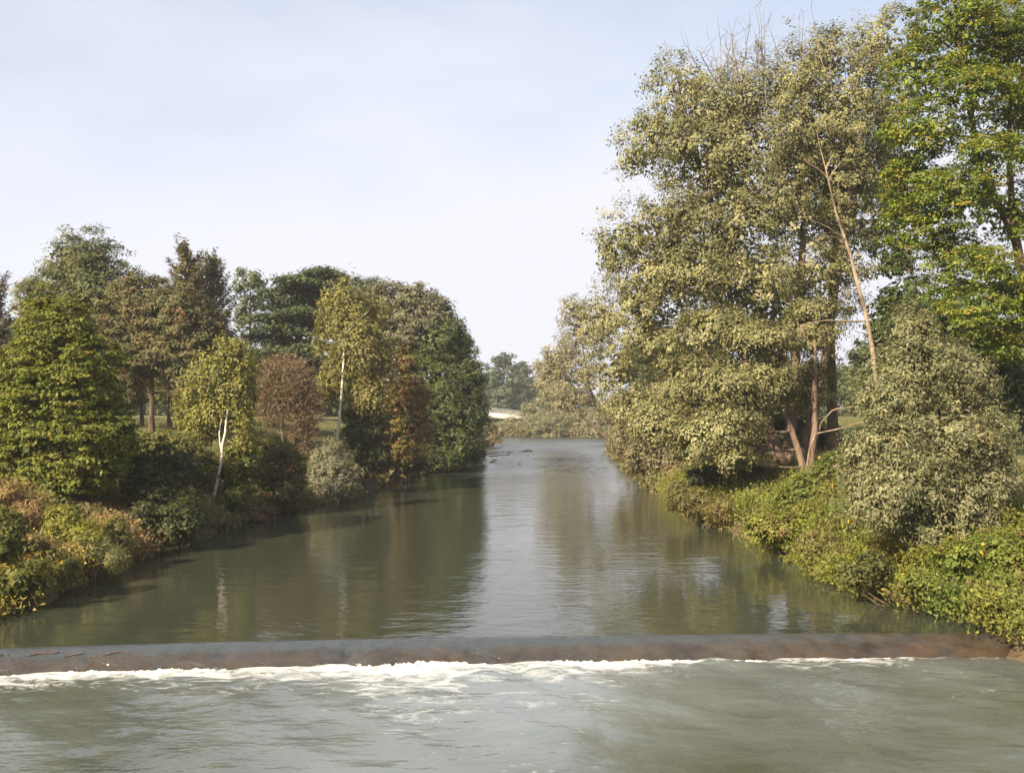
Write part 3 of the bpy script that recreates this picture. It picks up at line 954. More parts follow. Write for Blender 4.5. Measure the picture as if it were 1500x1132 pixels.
t = Plant('birch_tree', 'near birch with white trunk forked low, yellow-green leaves over the left bank', 'tree', 46, 319, 21, base_y=44.6)
t.lobes([(345, 525, 26, 26), (312, 550, 40, 36), (345, 570, 32, 40), (290, 590, 36, 36), (325, 610, 46, 40), (352, 640, 26, 30, -0.5), (285, 630, 28, 28), (340, 505, 26, 18)])
t.trunk([(321, 700, -1.4), (326, 660, -1.4), (330, 625, -1.0), (336, 590, -0.5), (342, 545, -0.2), (346, 515)], 0.078, 0.025, M_birch, wob=0.02, n=12)
t.trunk([(326, 668, -1.4), (320, 640, -1.3), (326, 600, -0.5), (318, 560, 0)], 0.03, 0.02, M_birch, own_base=False, wob=0.015)
t.crown(420, 34, 0.36, 0.14, 0.10, P_BIRCH, M_leaf, flat=1.2, droop=0.9, upb=0.35, accents=[((0.24, 0.20, 0.045), 0.06, False)], inner=0.03, bark=M_twig, gap=0.35, gapf=0.5, twig_r=0.010, cut=0.5)

t = Plant('withered_tree', 'withered brown tree with a dense mop of twigs between the two birches', 'tree', 56, 416, 22)
rng = t.rng
t.trunk([(414, 630), (409, 590), (413, 560)], 0.13, 0.06, M_bark_red)
Q0 = t.trunks[0][0]
lo = t.lobes([(418, 562, 48, 46), (398, 600, 24, 30), (445, 600, 30, 40), (440, 640, 22, 22)]).lo
paths = []
mains = []
for j in range(22):
    a = Q0[rng.integers(4, 9)]
    l = lo[rng.choice(4, p=[.55, .12, .2, .13])]
    b = l[:3] + unit(rng.normal(size=3)) * l[3:6] * 0.75
    Q = wobble(bezier(a, 0.5 * (a + b) + UP * 0.2, b, 7), 0.05, rng)
    mains.append(Q)
    paths.append((Q - t.base, np.linspace(0.05, 0.012, 7), 5))
tw = []
for j in range(1700):
    l = lo[rng.choice(4, p=[.5, .14, .22, .14])]
    dv = unit(rng.normal(size=3))
    a = l[:3] + dv * l[3:6] * rng.uniform(0.25, 0.85)
    g = unit(dv * 0.8 + UP * 0.5 + rng.normal(size=3) * 0.55)
    b = a + g * rng.uniform(0.35, 0.95)
    mid = 0.5 * (a + b) + rng.normal(size=3) * 0.10
    tw.append((bezier(a, mid, b, 4) - t.base, np.array([0.016, 0.013, 0.010, 0.005]), 3))
    if j % 2:
        c0 = 0.5 * (mid + b)
        c1 = c0 + unit(g + rng.normal(size=3) * 0.8) * rng.uniform(0.2, 0.5)
        tw.append((np.linspace(c0, c1, 3) - t.base, np.array([0.010, 0.008, 0.004]), 3))
obj('branches', tubes_mesh('branches', paths), M_bark_red, t.root)
obj('twigs', tubes_mesh('twigs', tw), M_twig, t.root, kind='stuff')
nd = 7000
kk = rng.choice(4, nd, p=[.5, .14, .22, .14])
dv = unit(rng.normal(size=(nd, 3)))
Cd = lo[kk, :3] + dv * lo[kk, 3:6] * rng.uniform(0.45, 1.02, nd)[:, None]
Cd = Cd[snoise(Cd, 0.6, 222, 2) < 0.35]
nd = len(Cd)
ld = np.clip(mixcol(nd, [(0.19, 0.125, 0.075), (0.15, 0.105, 0.06), (0.15, 0.13, 0.06)], rng) * (1 + 0.15 * rng.normal(size=(nd, 1))), 0.01, 0.5)
obj('dry_leaves', leaf_mesh('dry_leaves', Cd - t.base, rng.normal(size=(nd, 3)) + UP * 0.5 - np.array([0, 0.4, 0]), rng.normal(size=(nd, 3)), rng.uniform(0.10, 0.2, nd), rng.uniform(0.06, 0.12, nd), ld, tri=True), M_leaf, t.root, kind='stuff')

t = Plant('birch_tree', 'tall birch with straight white trunk and olive crown rising behind the silvery bush', 'tree', 60, 490, 23, base_y=58.2)
t.lobes([(505, 440, 38, 36), (540, 460, 36, 34, 1), (490, 490, 34, 40), (530, 510, 46, 44, -0.5), (560, 540, 26, 40), (500, 550, 32, 36), (545, 580, 30, 34, -0.8), (520, 470, 40, 30), (480, 570, 20, 26)])
t.trunk([(493, 645, -1.8), (500, 590, -1.7), (503, 530, -1.3), (507, 485, -0.9), (512, 430)], 0.105, 0.035, M_birch, wob=0.02, n=12)
t.trunk([(507, 488, -0.9), (525, 470, -1.2), (540, 455, -1.0)], 0.055, 0.02, M_birch, own_base=False, wob=0.01)
t.crown(620, 34, 0.45, 0.16, 0.11, P_BIRCH2, M_leaf, flat=1.25, droop=0.9, upb=0.35, accents=[((0.22, 0.17, 0.05), 0.05, False)], inner=0.05, bark=M_twig, gap=0.42, gapf=0.4, twig_r=0.012, cut=0.5)

t = Plant('autumn_tree', 'reddish-brown autumn tree overhanging the water right of the tall birch', 'tree', 67, 585, 24)
t.lobes([(590, 535, 24, 30), (590, 580, 36, 34), (575, 625, 36, 32), (615, 625, 28, 28, -1), (585, 665, 38, 26), (610, 585, 22, 26)])
t.trunk([(583, 620), (588, 530)], 0.13, 0.04, M_bark_red)
t.crown(360, 38, 0.46, 0.18, 0.12, P_RED, M_leaf, flat=0.55, upb=0.6, accents=[((0.26, 0.10, 0.06), 0.05, True), ((0.14, 0.15, 0.045), 0.30, True)], inner=0.10, bark=M_bark_red, gap=0.5, gapf=0.4)

t = Plant('poplar_tree', 'grey-green broad tree behind the tall birch, its top against the sky', 'tree', 84, 605, 25)
t.lobes([(610, 445, 38, 32), (570, 450, 36, 34, 1), (630, 470, 36, 38), (590, 490, 50, 40), (625, 510, 40, 36), (560, 480, 30, 36)])
t.trunk([(606, 540), (605, 440)], 0.34, 0.07, M_bark_grey)
t.crown(520, 40, 0.62, 0.24, 0.16, [(0.125, 0.120, 0.068), (0.150, 0.140, 0.085), (0.095, 0.100, 0.050)], M_silver, flat=0.7, inner=0.12, bark=M_bark_grey, gap=0.55, gapf=0.3, lump=0.22)

t = Plant('pine_tree', 'distant pine top peeping out behind the grey-green broad tree', 'tree', 104, 535, 26)
t.lobes([(530, 420, 30, 18), (550, 425, 26, 20), (515, 440, 30, 26), (545, 460, 40, 40), (530, 520, 40, 50)])
t.trunk([(535, 520), (533, 415)], 0.3, 0.06, M_bark)
t.crown(230, 46, 0.75, 0.40, 0.10, [(0.075, 0.090, 0.055), (0.095, 0.105, 0.065)], M_needle, flat=0.55, inner=0.14, bark=M_bark, fold=0)

t = Plant('alder_tree', 'deep green alder leaning over the left bank beside the open sky', 'tree', 82, 622, 27)
t.lobes([(645, 505, 34, 40), (668, 500, 22, 38, 1), (640, 560, 44, 46), (680, 560, 30, 50, 0.6), (655, 610, 52, 44, -0.6), (690, 610, 26, 40), (625, 640, 40, 40, -1), (670, 650, 36, 26, -1), (620, 590, 30, 40), (640, 672, 40, 16, -2), (675, 664, 30, 14, 2)])
t.trunk([(625, 640), (640, 560), (655, 490)], 0.24, 0.06, M_bark)
t.trunk([(640, 600), (670, 540)], 0.12, 0.04, M_bark, own_base=False)
t.crown(980, 44, 0.55, 0.20, 0.14, P_GREEN, M_leaf, flat=0.62, upb=0.6, accents=[((0.11, 0.13, 0.04), 0.08, True)], inner=0.12, bark=M_bark, gap=0.6, gapf=0.35, lump=0.2)

t = Plant('alder_tree', 'second alder farther along the left bank, pale at its sunlit edge', 'tree', 108, 668, 28)
t.lobes([(680, 520, 16, 34), (690, 560, 22, 34), (692, 600, 18, 38), (688, 640, 24, 26), (700, 640, 12, 18)])
t.trunk([(672, 600), (684, 500)], 0.2, 0.05, M_bark)
t.crown(330, 36, 0.6, 0.24, 0.17, [(0.095, 0.100, 0.055), (0.075, 0.085, 0.042), (0.125, 0.105, 0.06)], M_leaf, flat=0.65, inner=0.10, bark=M_bark, gap=0.5, gapf=0.35)

# left bank shrubs
SHR = 'shrubs along the left bank'


def shrub(name, label, D, px, seed, lobes, n, per, cr, L, Wd, pal, mat=M_leaf, bark=M_bark, stems=4, **kw):
    t = Plant(name, label, 'shrub', D, px, seed)
    t.lobes(lobes)
    lo = t.lo
    for j in range(stems):
        l = lo[t.rng.integers(len(lo))]
        tip = l[:3] + np.array([t.rng.normal() * 0.2, t.rng.normal() * 0.2, 0.3]) * l[3:6]
        b0 = t.base + np.array([t.rng.normal() * 0.12, t.rng.normal() * 0.12, 0])
        Q = wobble(bezier(b0, 0.5 * (b0 + tip) + np.array([0, 0, -0.1]), tip, 6), 0.03, t.rng)
        rr = np.linspace(0.045, 0.015, 6)
        t.trunks.append((Q, rr))
        obj('stem', tubes_mesh('stem', [(Q - t.base, rr)], sides=5), bark, t.root)
    kw.setdefault('inner', 0.10)
    t.crown(n, per, cr, L, Wd, pal, mat, bark=bark, **kw)
    return t


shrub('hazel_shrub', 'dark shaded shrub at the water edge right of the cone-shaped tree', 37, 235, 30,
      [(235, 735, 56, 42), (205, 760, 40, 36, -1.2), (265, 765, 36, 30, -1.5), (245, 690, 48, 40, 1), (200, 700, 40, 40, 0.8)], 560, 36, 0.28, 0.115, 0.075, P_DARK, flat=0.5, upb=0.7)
shrub('hazel_shrub', 'lighter green shrub behind the dark shaded shrub, left of the near birch', 44, 240, 31,
      [(235, 660, 40, 30), (270, 668, 40, 30, -0.6), (210, 668, 30, 24)], 230, 40, 0.32, 0.14, 0.09, [(0.125, 0.125, 0.036), (0.15, 0.14, 0.042), (0.095, 0.105, 0.03)], accents=[(ORA, 0.02, True)])
shrub('elder_shrub', 'leafy green shrub around the foot of the near birch', 45, 318, 32,
      [(292, 690, 30, 32), (352, 690, 26, 34, 0.6), (345, 730, 22, 20, -1), (288, 735, 26, 26, -1)], 300, 38, 0.30, 0.14, 0.10, [(0.105, 0.120, 0.030), (0.13, 0.14, 0.034), (0.08, 0.095, 0.026)], accents=[((0.16, 0.10, 0.04), 0.05, True)])
shrub('dogwood_shrub', 'dark olive shrub between the near birch and the silvery bush', 50, 405, 33,
      [(400, 665, 34, 30), (425, 690, 30, 34), (390, 705, 34, 32, -0.5), (415, 725, 38, 24, -1)], 330, 38, 0.32, 0.14, 0.09, [(0.095, 0.095, 0.032), (0.075, 0.082, 0.028), (0.115, 0.105, 0.036)], accents=[(ORA, 0.015, True)])
shrub('willow_shrub', 'round silvery willow bush at the left water edge below the tall birch', 55, 484, 34,
      [(484, 678, 34, 36), (462, 700, 26, 28), (506, 700, 22, 28), (486, 712, 34, 20, -0.5)], 330, 44, 0.28, 0.16, 0.045, [(0.165, 0.165, 0.098), (0.20, 0.19, 0.12), (0.13, 0.132, 0.075)], M_silver, flat=1.0, upb=0.5, outb=0.8, along=0.9, accents=[((0.13, 0.17, 0.03), 0.02, True)])
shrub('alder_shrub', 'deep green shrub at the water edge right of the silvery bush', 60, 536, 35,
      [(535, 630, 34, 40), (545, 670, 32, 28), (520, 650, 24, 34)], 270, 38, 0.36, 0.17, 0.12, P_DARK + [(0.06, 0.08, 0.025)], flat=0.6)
shrub('bramble_shrub', 'low russet shrub at the water edge below the near birch', 45, 375, 36,
      [(375, 752, 26, 14), (350, 748, 22, 16), (395, 750, 12, 10)], 110, 38, 0.22, 0.11, 0.07, [(0.15, 0.085, 0.045), (0.12, 0.105, 0.04), (0.17, 0.10, 0.055)])
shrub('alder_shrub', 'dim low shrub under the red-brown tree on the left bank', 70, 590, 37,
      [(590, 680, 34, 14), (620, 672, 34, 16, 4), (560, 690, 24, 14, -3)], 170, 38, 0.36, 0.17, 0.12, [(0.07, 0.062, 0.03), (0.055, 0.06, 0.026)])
shrub('alder_shrub', 'low dark green shrub trailing in the water under the alders', 82, 622, 45,
      [(648, 676, 26, 14, 1), (675, 668, 24, 14, 5), (694, 663, 20, 12, 12), (625, 684, 24, 14, -2)], 260, 34, 0.42, 0.2, 0.14, P_GREEN)
shrub('willow_shrub', 'tawny bush at the far left water edge below the bridge', 136, 714, 38,
      [(717, 632, 12, 14), (722, 644, 12, 12), (706, 648, 16, 12)], 110, 36, 0.5, 0.24, 0.14, [(0.17, 0.14, 0.075), (0.14, 0.12, 0.06)])
shrub('dogwood_shrub', 'dark green shrub in the lower left corner with orange leaves', 25.5, 5, 39,
      [(10, 795, 34, 44), (30, 850, 40, 34, -0.5), (-15, 840, 40, 50), (62, 862, 26, 24, -0.3)], 420, 40, 0.22, 0.10, 0.06, [(0.085, 0.100, 0.026), (0.11, 0.122, 0.03), (0.13, 0.125, 0.036)], accents=[(ORA, 0.012, True), (YEL, 0.015, True)], flat=0.6)
shrub('goldenrod_shrub', 'yellow-green bushy weed standing tall on the near left bank', 30.5, 105, 40,
      [(100, 765, 34, 24), (125, 785, 30, 22, -0.3), (80, 790, 30, 22)], 260, 36, 0.20, 0.085, 0.045, [(0.20, 0.185, 0.028), (0.165, 0.165, 0.028), (0.125, 0.14, 0.026)], M_herb)
shrub('flowering_weed', 'pinkish flowering weed clump jutting over the water on the near left bank', 31.5, 168, 41,
      [(172, 772, 18, 14), (155, 790, 24, 16, -0.2), (178, 792, 12, 14)], 150, 34, 0.18, 0.08, 0.045, [(0.12, 0.125, 0.035), (0.15, 0.14, 0.04)], M_herb, accents=[((0.34, 0.22, 0.19), 0.16, True)])
shrub('sedge_clump', 'pale grassy clump bending to the water on the near left bank', 29.5, 140, 42,
      [(140, 812, 34, 20), (165, 822, 20, 16, -0.2), (110, 825, 28, 18, -0.2)], 240, 36, 0.22, 0.20, 0.022, [(0.15, 0.155, 0.062), (0.125, 0.138, 0.052), (0.18, 0.17, 0.075)], M_herb, upb=0.1, rnd=1.0)
shrub('dry_grass_clump', 'tawny dry tall grass at the left edge under the cone-shaped tree', 31.0, 15, 43,
      [(10, 735, 40, 34), (50, 755, 34, 24), (-20, 760, 40, 40)], 300, 36, 0.24, 0.20, 0.028, [(0.27, 0.175, 0.08), (0.23, 0.16, 0.065), (0.19, 0.16, 0.06)], M_herb, upb=0.1, rnd=1.0)
shrub('bramble_shrub', 'russet and green bramble mound on the near left bank above the corner shrub', 27.5, 62, 44,
      [(60, 815, 34, 20), (90, 835, 26, 18, -0.2), (40, 800, 26, 18)], 210, 36, 0.2, 0.09, 0.055, [(0.13, 0.125, 0.04), (0.16, 0.12, 0.05), (0.10, 0.115, 0.034)], M_herb, accents=[(ORA, 0.03, True)])

# ------------------------------------------------------------------ far end
for i, (px, top, hw, D) in enumerate([(738, 516, 30, 265), (766, 530, 22, 280), (712, 545, 22, 290)]):
    lab = ['tallest hazy far tree straight above the little bridge', 'hazy far tree right of the tallest one above the bridge', 'hazy far tree half hidden behind the left bank alders'][i]
    t = Plant('far_tree', lab, 'tree', D, px, 60 + i)
    t.lobes([(px, top + 16, hw * 0.6, 17), (px - hw * 0.5, top + 38, hw * 0.6, 22), (px + hw * 0.5, top + 40, hw * 0.6, 22), (px, top + 66, hw, 28)])
    t.trunk([(px, top + 10)], 0.5, 0.1, M_bark)
    t.crown(190, 34, 1.2, 0.60, 0.42, [(0.075, 0.10, 0.055), (0.095, 0.115, 0.065), (0.06, 0.085, 0.05)], M_leaf, flat=0.42, inner=0.14, bark=M_bark, twig_share=0.1, upb=0.7)

fs = [(752, 624, 24, 14, 190, 'leftmost'), (785, 608, 24, 24, 192, 'second from left'), (812, 604, 30, 30, 196, 'third from left'), (800, 620, 34, 20, 187, 'front low'), (845, 612, 30, 26, 190, 'second from right'), (878, 616, 26, 22, 186, 'rightmost')]
for i, (px, py, rx, rz, D, wh) in enumerate(fs):
    shrub('willow_shrub', f'{wh} olive willow bush on the far bank facing down the river', D, px, 70 + i,
          [(px, py, rx, rz), (px - rx * 0.5, py + 8, rx * 0.6, rz * 0.8, -1), (px + rx * 0.5, py + 8, rx * 0.6, rz * 0.8, -1), (px, py + 20, rx, 12, -2), (px - rx * 0.5, py + 26, rx * 0.6, 8, -2.5), (px + rx * 0.5, py + 26, rx * 0.6, 8, -2.5)], 240, 34, 0.62, 0.30, 0.15,
          [(0.185, 0.180, 0.100), (0.210, 0.200, 0.118), (0.150, 0.150, 0.080)], M_silver, twig_share=0.1)

for i, (lab, D, px, lob) in enumerate([
        ('tawny willow leaning out over the far right bank, left of the big poplars', 128, 838, [(838, 455, 20, 26), (850, 490, 30, 34), (822, 520, 30, 30), (850, 550, 46, 40), (806, 545, 26, 28), (880, 480, 30, 50), (830, 585, 40, 26)]),
        ('lower olive willow at the right end of the far bank', 150, 800, [(803, 540, 18, 18), (795, 562, 14, 16), (820, 575, 26, 22), (820, 545, 18, 26)])]):
    t = Plant('willow_tree', lab, 'tree', D, 930 if i == 0 else 905, 80 + i)
    t.lobes(lob)
    t.trunk([(lob[3][0] + 20, 600), (lob[0][0] + 10, lob[0][1] + 20)], 0.3, 0.07, M_bark)
    t.crown(430 if i == 0 else 200, 36, 0.75, 0.28, 0.15, [(0.205, 0.185, 0.100), (0.175, 0.160, 0.080), (0.235, 0.205, 0.120)], M_silver, flat=0.8, inner=0.10, bark=M_bark, gap=0.5, gapf=0.2)

# ------------------------------------------------------------------ right bank
t = Plant('poplar_tree', 'huge silvery-leaved poplar with several trunks and a dead twiggy top on the right bank', 'tree', 50, 1152, 90)
t.lobes([
    (1085, 155, 50, 46, 0.5), (1040, 160, 48, 50), (960, 195, 58, 46, -0.5), (930, 235, 38, 34), (1010, 215, 66, 54, -1.2), (1090, 215, 66, 60, -1),
    (1160, 130, 56, 60, 0.8), (1212, 90, 54, 60, 1.2), (1290, 70, 58, 62, 1.5), (1250, 150, 66, 66, 0.6), (1170, 200, 60, 60, -0.6), (1300, 170, 48, 60, 1.5),
    (930, 345, 56, 50, -0.6), (1000, 320, 70, 58, -1.8), (1080, 330, 72, 60, -2.0), (1150, 310, 60, 60, -1), (1220, 290, 50, 66, 1), (960, 400, 60, 50, -1), (890, 365, 26, 34),
    (1030, 400, 66, 50, -2.2), (1110, 410, 70, 54, -2.2), (1195, 400, 50, 50, -1), (930, 450, 46, 44, -0.4), (1240, 380, 40, 60, 1.5), (1260, 260, 40, 60, 1.6),
    (1060, 260, 125, 160, 2.2), (1190, 235, 115, 170, 2.8), (990, 400, 110, 130, 2.0), (1120, 450, 120, 140, 2.2), (1000, 130, 60, 50, 0.5),
    (960, 500, 56, 44, -1), (880, 470, 40, 50, 2), (905, 540, 44, 50, 1.5), (930, 590, 48, 40, 0.5)])
for pts, r0, r1, nm in [([(1120, 610), (1085, 520), (1050, 330), (1010, 210)], 0.30, 0.06, 0), ([(1160, 630), (1165, 500), (1180, 330), (1170, 190), (1180, 80)], 0.34, 0.06, 0),
                        ([(1185, 640), (1215, 500), (1240, 300), (1265, 180), (1280, 80)], 0.30, 0.06, 0), ([(1110, 600), (1060, 560), (990, 440), (945, 330)], 0.22, 0.05, 0)]:
    t.trunk(pts, r0, r1, M_bark_red, n=14, wob=0.05)
t.crown(4000, 42, 0.40, 0.135, 0.088, P_POPLAR, M_silver, flat=0.85, upb=0.45, outb=0.85, rnd=0.5, along=0.7, accents=[(YEL, 0.0012, False)], inner=0.10, bark=M_bark_red, gap=0.40, gapf=0.34, lump=0.28, cut=0.42, twig_r=0.018, under=0.7, back=0.3, twig_share=0.2)
# bare twigs standing out of the top
rng = np.random.default_rng(91)
tw = []
for j in range(64):
    px = rng.choice([rng.normal(1085, 22), rng.normal(1110, 30), rng.normal(1185, 28), rng.normal(1020, 24), rng.normal(1240, 30)])
    a = at(px, rng.uniform(120, 190), 50 + rng.normal() * 1.0)
    b = at(px + rng.normal() * 22, rng.uniform(5, 100) + (60 if px < 1040 else 0), 50 + rng.normal() * 1.2)
    Q = wobble(bezier(a, 0.5 * (a + b) + rng.normal(size=3) * 0.3, b, 6), 0.05, rng)
    tw.append((Q - t.base, np.linspace(0.032, 0.008, 6), 4))
    for _ in range(4):
        c0 = Q[rng.integers(2, 6)]
        c1 = c0 + np.array([rng.normal() * 0.5, rng.normal() * 0.4, rng.uniform(0.2, 0.8)])
        tw.append((wobble(bezier(c0, 0.5 * (c0 + c1), c1, 4), 0.02, rng) - t.base, np.linspace(0.014, 0.005, 4), 3))
obj('dead_twigs', tubes_mesh('dead_twigs', tw), M_bark_grey, t.root)

t = Plant('poplar_tree', 'lower silvery poplar hanging its boughs over the right bank in front of the trunks', 'tree', 45, 1185, 92)
t.lobes([(1040, 480, 50, 36), (1110, 500, 56, 40, -0.6), (1060, 560, 62, 36, -1), (1115, 560, 50, 36, -0.6), (1000, 560, 44, 40, 0.4), (1060, 622, 54, 34, -1.2), (1020, 640, 44, 34, -0.8), (1075, 668, 32, 24, -1.5), (970, 620, 40, 40, 0.6), (1185, 560, 36, 40, 2.5), (1190, 470, 40, 40, 0.6)])
t.trunk([(1165, 640), (1130, 570), (1075, 500)], 0.20, 0.05, M_bark_red)
t.trunk([(1190, 640), (1195, 540), (1190, 440)], 0.22, 0.05, M_bark_red)
t.crown(1700, 44, 0.34, 0.125, 0.08, P_POPLAR, M_silver, flat=0.8, droop=0.5, upb=0.45, outb=0.85, rnd=0.5, along=0.6, accents=[(YEL, 0.0015, False)], inner=0.07, bark=M_bark_red, gap=0.42, gapf=0.42, lump=0.28, cut=0.5, twig_r=0.014, back=0.4)

t = Plant('poplar_tree', 'dark straight poplar trunk in shade just left of the leaning dead tree', 'tree', 56, 1220, 93)
t.trunk([(1219, 560), (1216, 470), (1225, 330), (1240, 200)], 0.34, 0.10, M_bark, n=12)
t.lobes([(1240, 300, 46, 60), (1290, 330, 36, 70, 1), (1220, 220, 50, 60), (1290, 240, 40, 60, 1)])
t.crown(260, 40, 0.55, 0.20, 0.14, P_POPLAR, M_silver, inner=0.04, bark=M_bark, gap=0.3, gapf=0.35)

t = Plant('willow_tree', 'olive willow dipping to the water at the far foot of the big poplar', 'tree', 74, 985, 94)
t.lobes([(930, 600, 44, 40), (960, 640, 44, 36, -2), (915, 640, 26, 30), (985, 590, 44, 50), (940, 665, 34, 20, -3), (985, 670, 30, 26, -6)])
t.trunk([(980, 640), (955, 560)], 0.22, 0.06, M_bark)
t.crown(560, 40, 0.50, 0.20, 0.11, [(0.15, 0.13, 0.068), (0.125, 0.112, 0.056), (0.175, 0.15, 0.082)], M_silver, flat=0.75, droop=0.4, inner=0.12, bark=M_bark, gap=0.5, gapf=0.3)

# leaning dead tree
t = Plant('dead_tree', 'leaning dead tree with bare pinkish trunk in front of the poplars', 'tree', 41, 1296, 95)
Q = np.array([t.base] + [at(*p) for p in [(1284, 560, 41), (1277, 505, 41), (1266, 450, 41), (1257, 420, 41), (1246, 375, 41), (1236, 345, 41), (1224, 310, 41), (1216, 275, 41), (1209, 245, 41), (1201, 215, 41), (1196, 190, 41)]])
rr = 0.50 * np.array([0.22, 0.20, 0.185, 0.165, 0.15, 0.13, 0.11, 0.09, 0.07, 0.055, 0.035, 0.015])
obj('trunk', tubes_mesh('trunk', [(Q - t.base, rr)], sides=9), M_bark_dead, t.root)
rng = t.rng
for pts, r0 in [([(1212, 262, 41), (1195, 245, 40.7), (1170, 226, 40.5)], 0.035), ([(1210, 250, 41), (1216, 235, 41), (1218, 222, 41)], 0.04), ([(1214, 268, 41), (1226, 245, 41.2), (1233, 236, 41.3)], 0.025),
                ([(1240, 352, 41), (1215, 335, 40.6), (1172, 318, 40.3)], 0.03), ([(1270, 470, 41), (1235, 470, 40.5), (1200, 470, 40.2), (1180, 474, 40), (1170, 485, 39.9), (1152, 488, 39.8)], 0.04),
                ([(1173, 476, 40), (1178, 492, 39.8), (1180, 500, 39.7)], 0.02), ([(1240, 352, 41), (1220, 346, 40.7), (1190, 346, 40.4)], 0.022), ([(1274, 490, 41), (1260, 488, 40.6), (1252, 484, 40.5)], 0.03), ([(1282, 500, 41), (1296, 492, 40.7)], 0.03),
                ([(1284, 575, 41), (1268, 570, 40.6), (1247, 571, 40.3)], 0.035)]:
    P = np.array([at(*p) for p in pts])
    n = 7
    tt = np.linspace(0, 1, len(P)); t2 = np.linspace(0, 1, n)
    Qb = wobble(np.stack([np.interp(t2, tt, P[:, i]) for i in range(3)], -1), 0.03, rng)
    obj('branch', tubes_mesh('branch', [(Qb - t.base, np.linspace(r0, r0 * 0.3, n))], sides=5), M_bark_dead, t.root)

# fallen or leaning pale sticks on the bank
for lab, pts, r0 in [('pale dead bough slanting up from the ground cover below the big poplar', [(1195, 702, 38), (1240, 672, 38.3), (1266, 640, 38.6)], 0.05),
                     ('pale dead bough lying level beside the dark straight trunk', [(1190, 636, 43), (1230, 628, 42.4), (1268, 616, 42)], 0.05),
                     ('crooked dead bough above the level one, at the dark straight trunk', [(1200, 622, 45), (1222, 598, 44.6), (1264, 594, 44.2)], 0.045)]:
    P = np.array([at(*p) for p in pts])
    g0 = P[0] + np.array([-0.25, 0.6, 0]); g0[2] = ground_z(g0[0], g0[1]) - 0.05
    P = np.concatenate([[g0], P])
    tt = np.linspace(0, 1, len(P)); t2 = np.linspace(0, 1, 9)
    Qb = np.stack([np.interp(t2, tt, P[:, i]) for i in range(3)], -1)
    o = obj('dead_bough', tubes_mesh('dead_bough', [(Qb - g0, np.linspace(r0, r0 * 0.35, 9))], sides=6), M_bark_dead, loc=tuple(g0))
    tag(o, lab, 'bough', 'dead boughs on the right bank')

# locusts at the right edge
t = Plant('locust_tree', 'tall bright green locust with yellowing leaves at the right edge', 'tree', 37, 1530, 96)
t.lobes([(1400, 40, 70, 56), (1470, 60, 70, 60, 1), (1350, 110, 56, 46), (1430, 130, 66, 44, -1), (1500, 170, 60, 60, 0.5), (1355, 190, 62, 36, -0.6), (1440, 230, 66, 40, -1), (1345, 260, 52, 36), (1400, 290, 62, 40, -1.2), (1350, 330, 56, 40), (1330, 300, 40, 60, 1), (1480, 310, 60, 50),
         (1400, 370, 60, 40), (1460, 400, 66, 36, -1.2), (1520, 90, 60, 90), (1440, 460, 60, 36, -1.6), (1500, 440, 60, 50, -0.8), (1390, 430, 40, 36, 0.5), (1490, 500, 56, 30, -1)])
t.trunk([(1515, 520), (1488, 330), (1430, 260), (1420, 140), (1400, 40)], 0.26, 0.05, M_bark, n=14)
t.trunk([(1480, 330), (1480, 200), (1475, 60)], 0.14, 0.04, M_bark, own_base=False)
t.trunk([(1440, 280), (1380, 320), (1340, 300)], 0.08, 0.03, M_bark, own_base=False)
t.crown(2500, 50, 0.34, 0.115, 0.065, P_LOCUST, M_leaf, flat=0.42, upb=0.85, outb=0.35, along=0.5, accents=[(YEL, 0.03, False), ((0.24, 0.20, 0.025), 0.10, True), (ORA, 0.012, False)], inner=0.05, bark=M_bark, gap=0.48, gapf=0.42, lump=0.25, cut=0.5, twig_r=0.014)

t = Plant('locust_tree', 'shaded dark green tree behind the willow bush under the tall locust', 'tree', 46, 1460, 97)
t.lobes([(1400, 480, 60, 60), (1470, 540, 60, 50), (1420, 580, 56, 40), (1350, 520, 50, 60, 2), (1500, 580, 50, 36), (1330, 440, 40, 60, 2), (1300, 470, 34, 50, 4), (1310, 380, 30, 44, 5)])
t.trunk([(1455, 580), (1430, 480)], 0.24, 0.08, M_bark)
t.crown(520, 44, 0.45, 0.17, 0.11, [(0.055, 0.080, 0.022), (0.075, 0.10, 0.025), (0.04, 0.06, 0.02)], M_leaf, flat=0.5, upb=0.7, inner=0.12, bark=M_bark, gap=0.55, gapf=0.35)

t = Plant('willow_shrub', 'large silvery goat willow on the right bank in front of the locust', 'shrub', 28.5, 1375, 98)
t.lobes([(1335, 490, 34, 52), (1350, 540, 62, 54), (1395, 560, 56, 60, 0.5), (1310, 590, 54, 52, -0.4), (1380, 640, 84, 58, -0.6), (1290, 660, 64, 54, -0.8), (1440, 640, 48, 62, 0.4), (1330, 710, 84, 52, -1.2), (1420, 720, 64, 56, -0.6), (1290, 740, 54, 42, -1.4), (1380, 770, 74, 36, -1), (1270, 690, 36, 50, -0.6), (1460, 700, 26, 50)])
for dx in (-24, -8, 8, 26, 40):
    t.trunk([(1375 + dx * 1.3, 760), (1365 + dx * 2.2, 640), (1352 + dx * 1.6, 540)], 0.075, 0.02, M_bark, sides=6, name='stem', n=8)
t.crown(1250, 62, 0.27, 0.105, 0.042, [(0.185, 0.180, 0.088), (0.225, 0.212, 0.118), (0.140, 0.142, 0.064), (0.105, 0.115, 0.048)], M_silver, flat=0.9, upb=0.45, outb=0.8, along=0.8, accents=[((0.24, 0.23, 0.16), 0.05, False), ((0.20, 0.15, 0.05), 0.008, True)], inner=0.06, bark=M_bark, gap=0.50, gapf=0.55, lump=0.22, cut=0.66, twig_r=0.010)

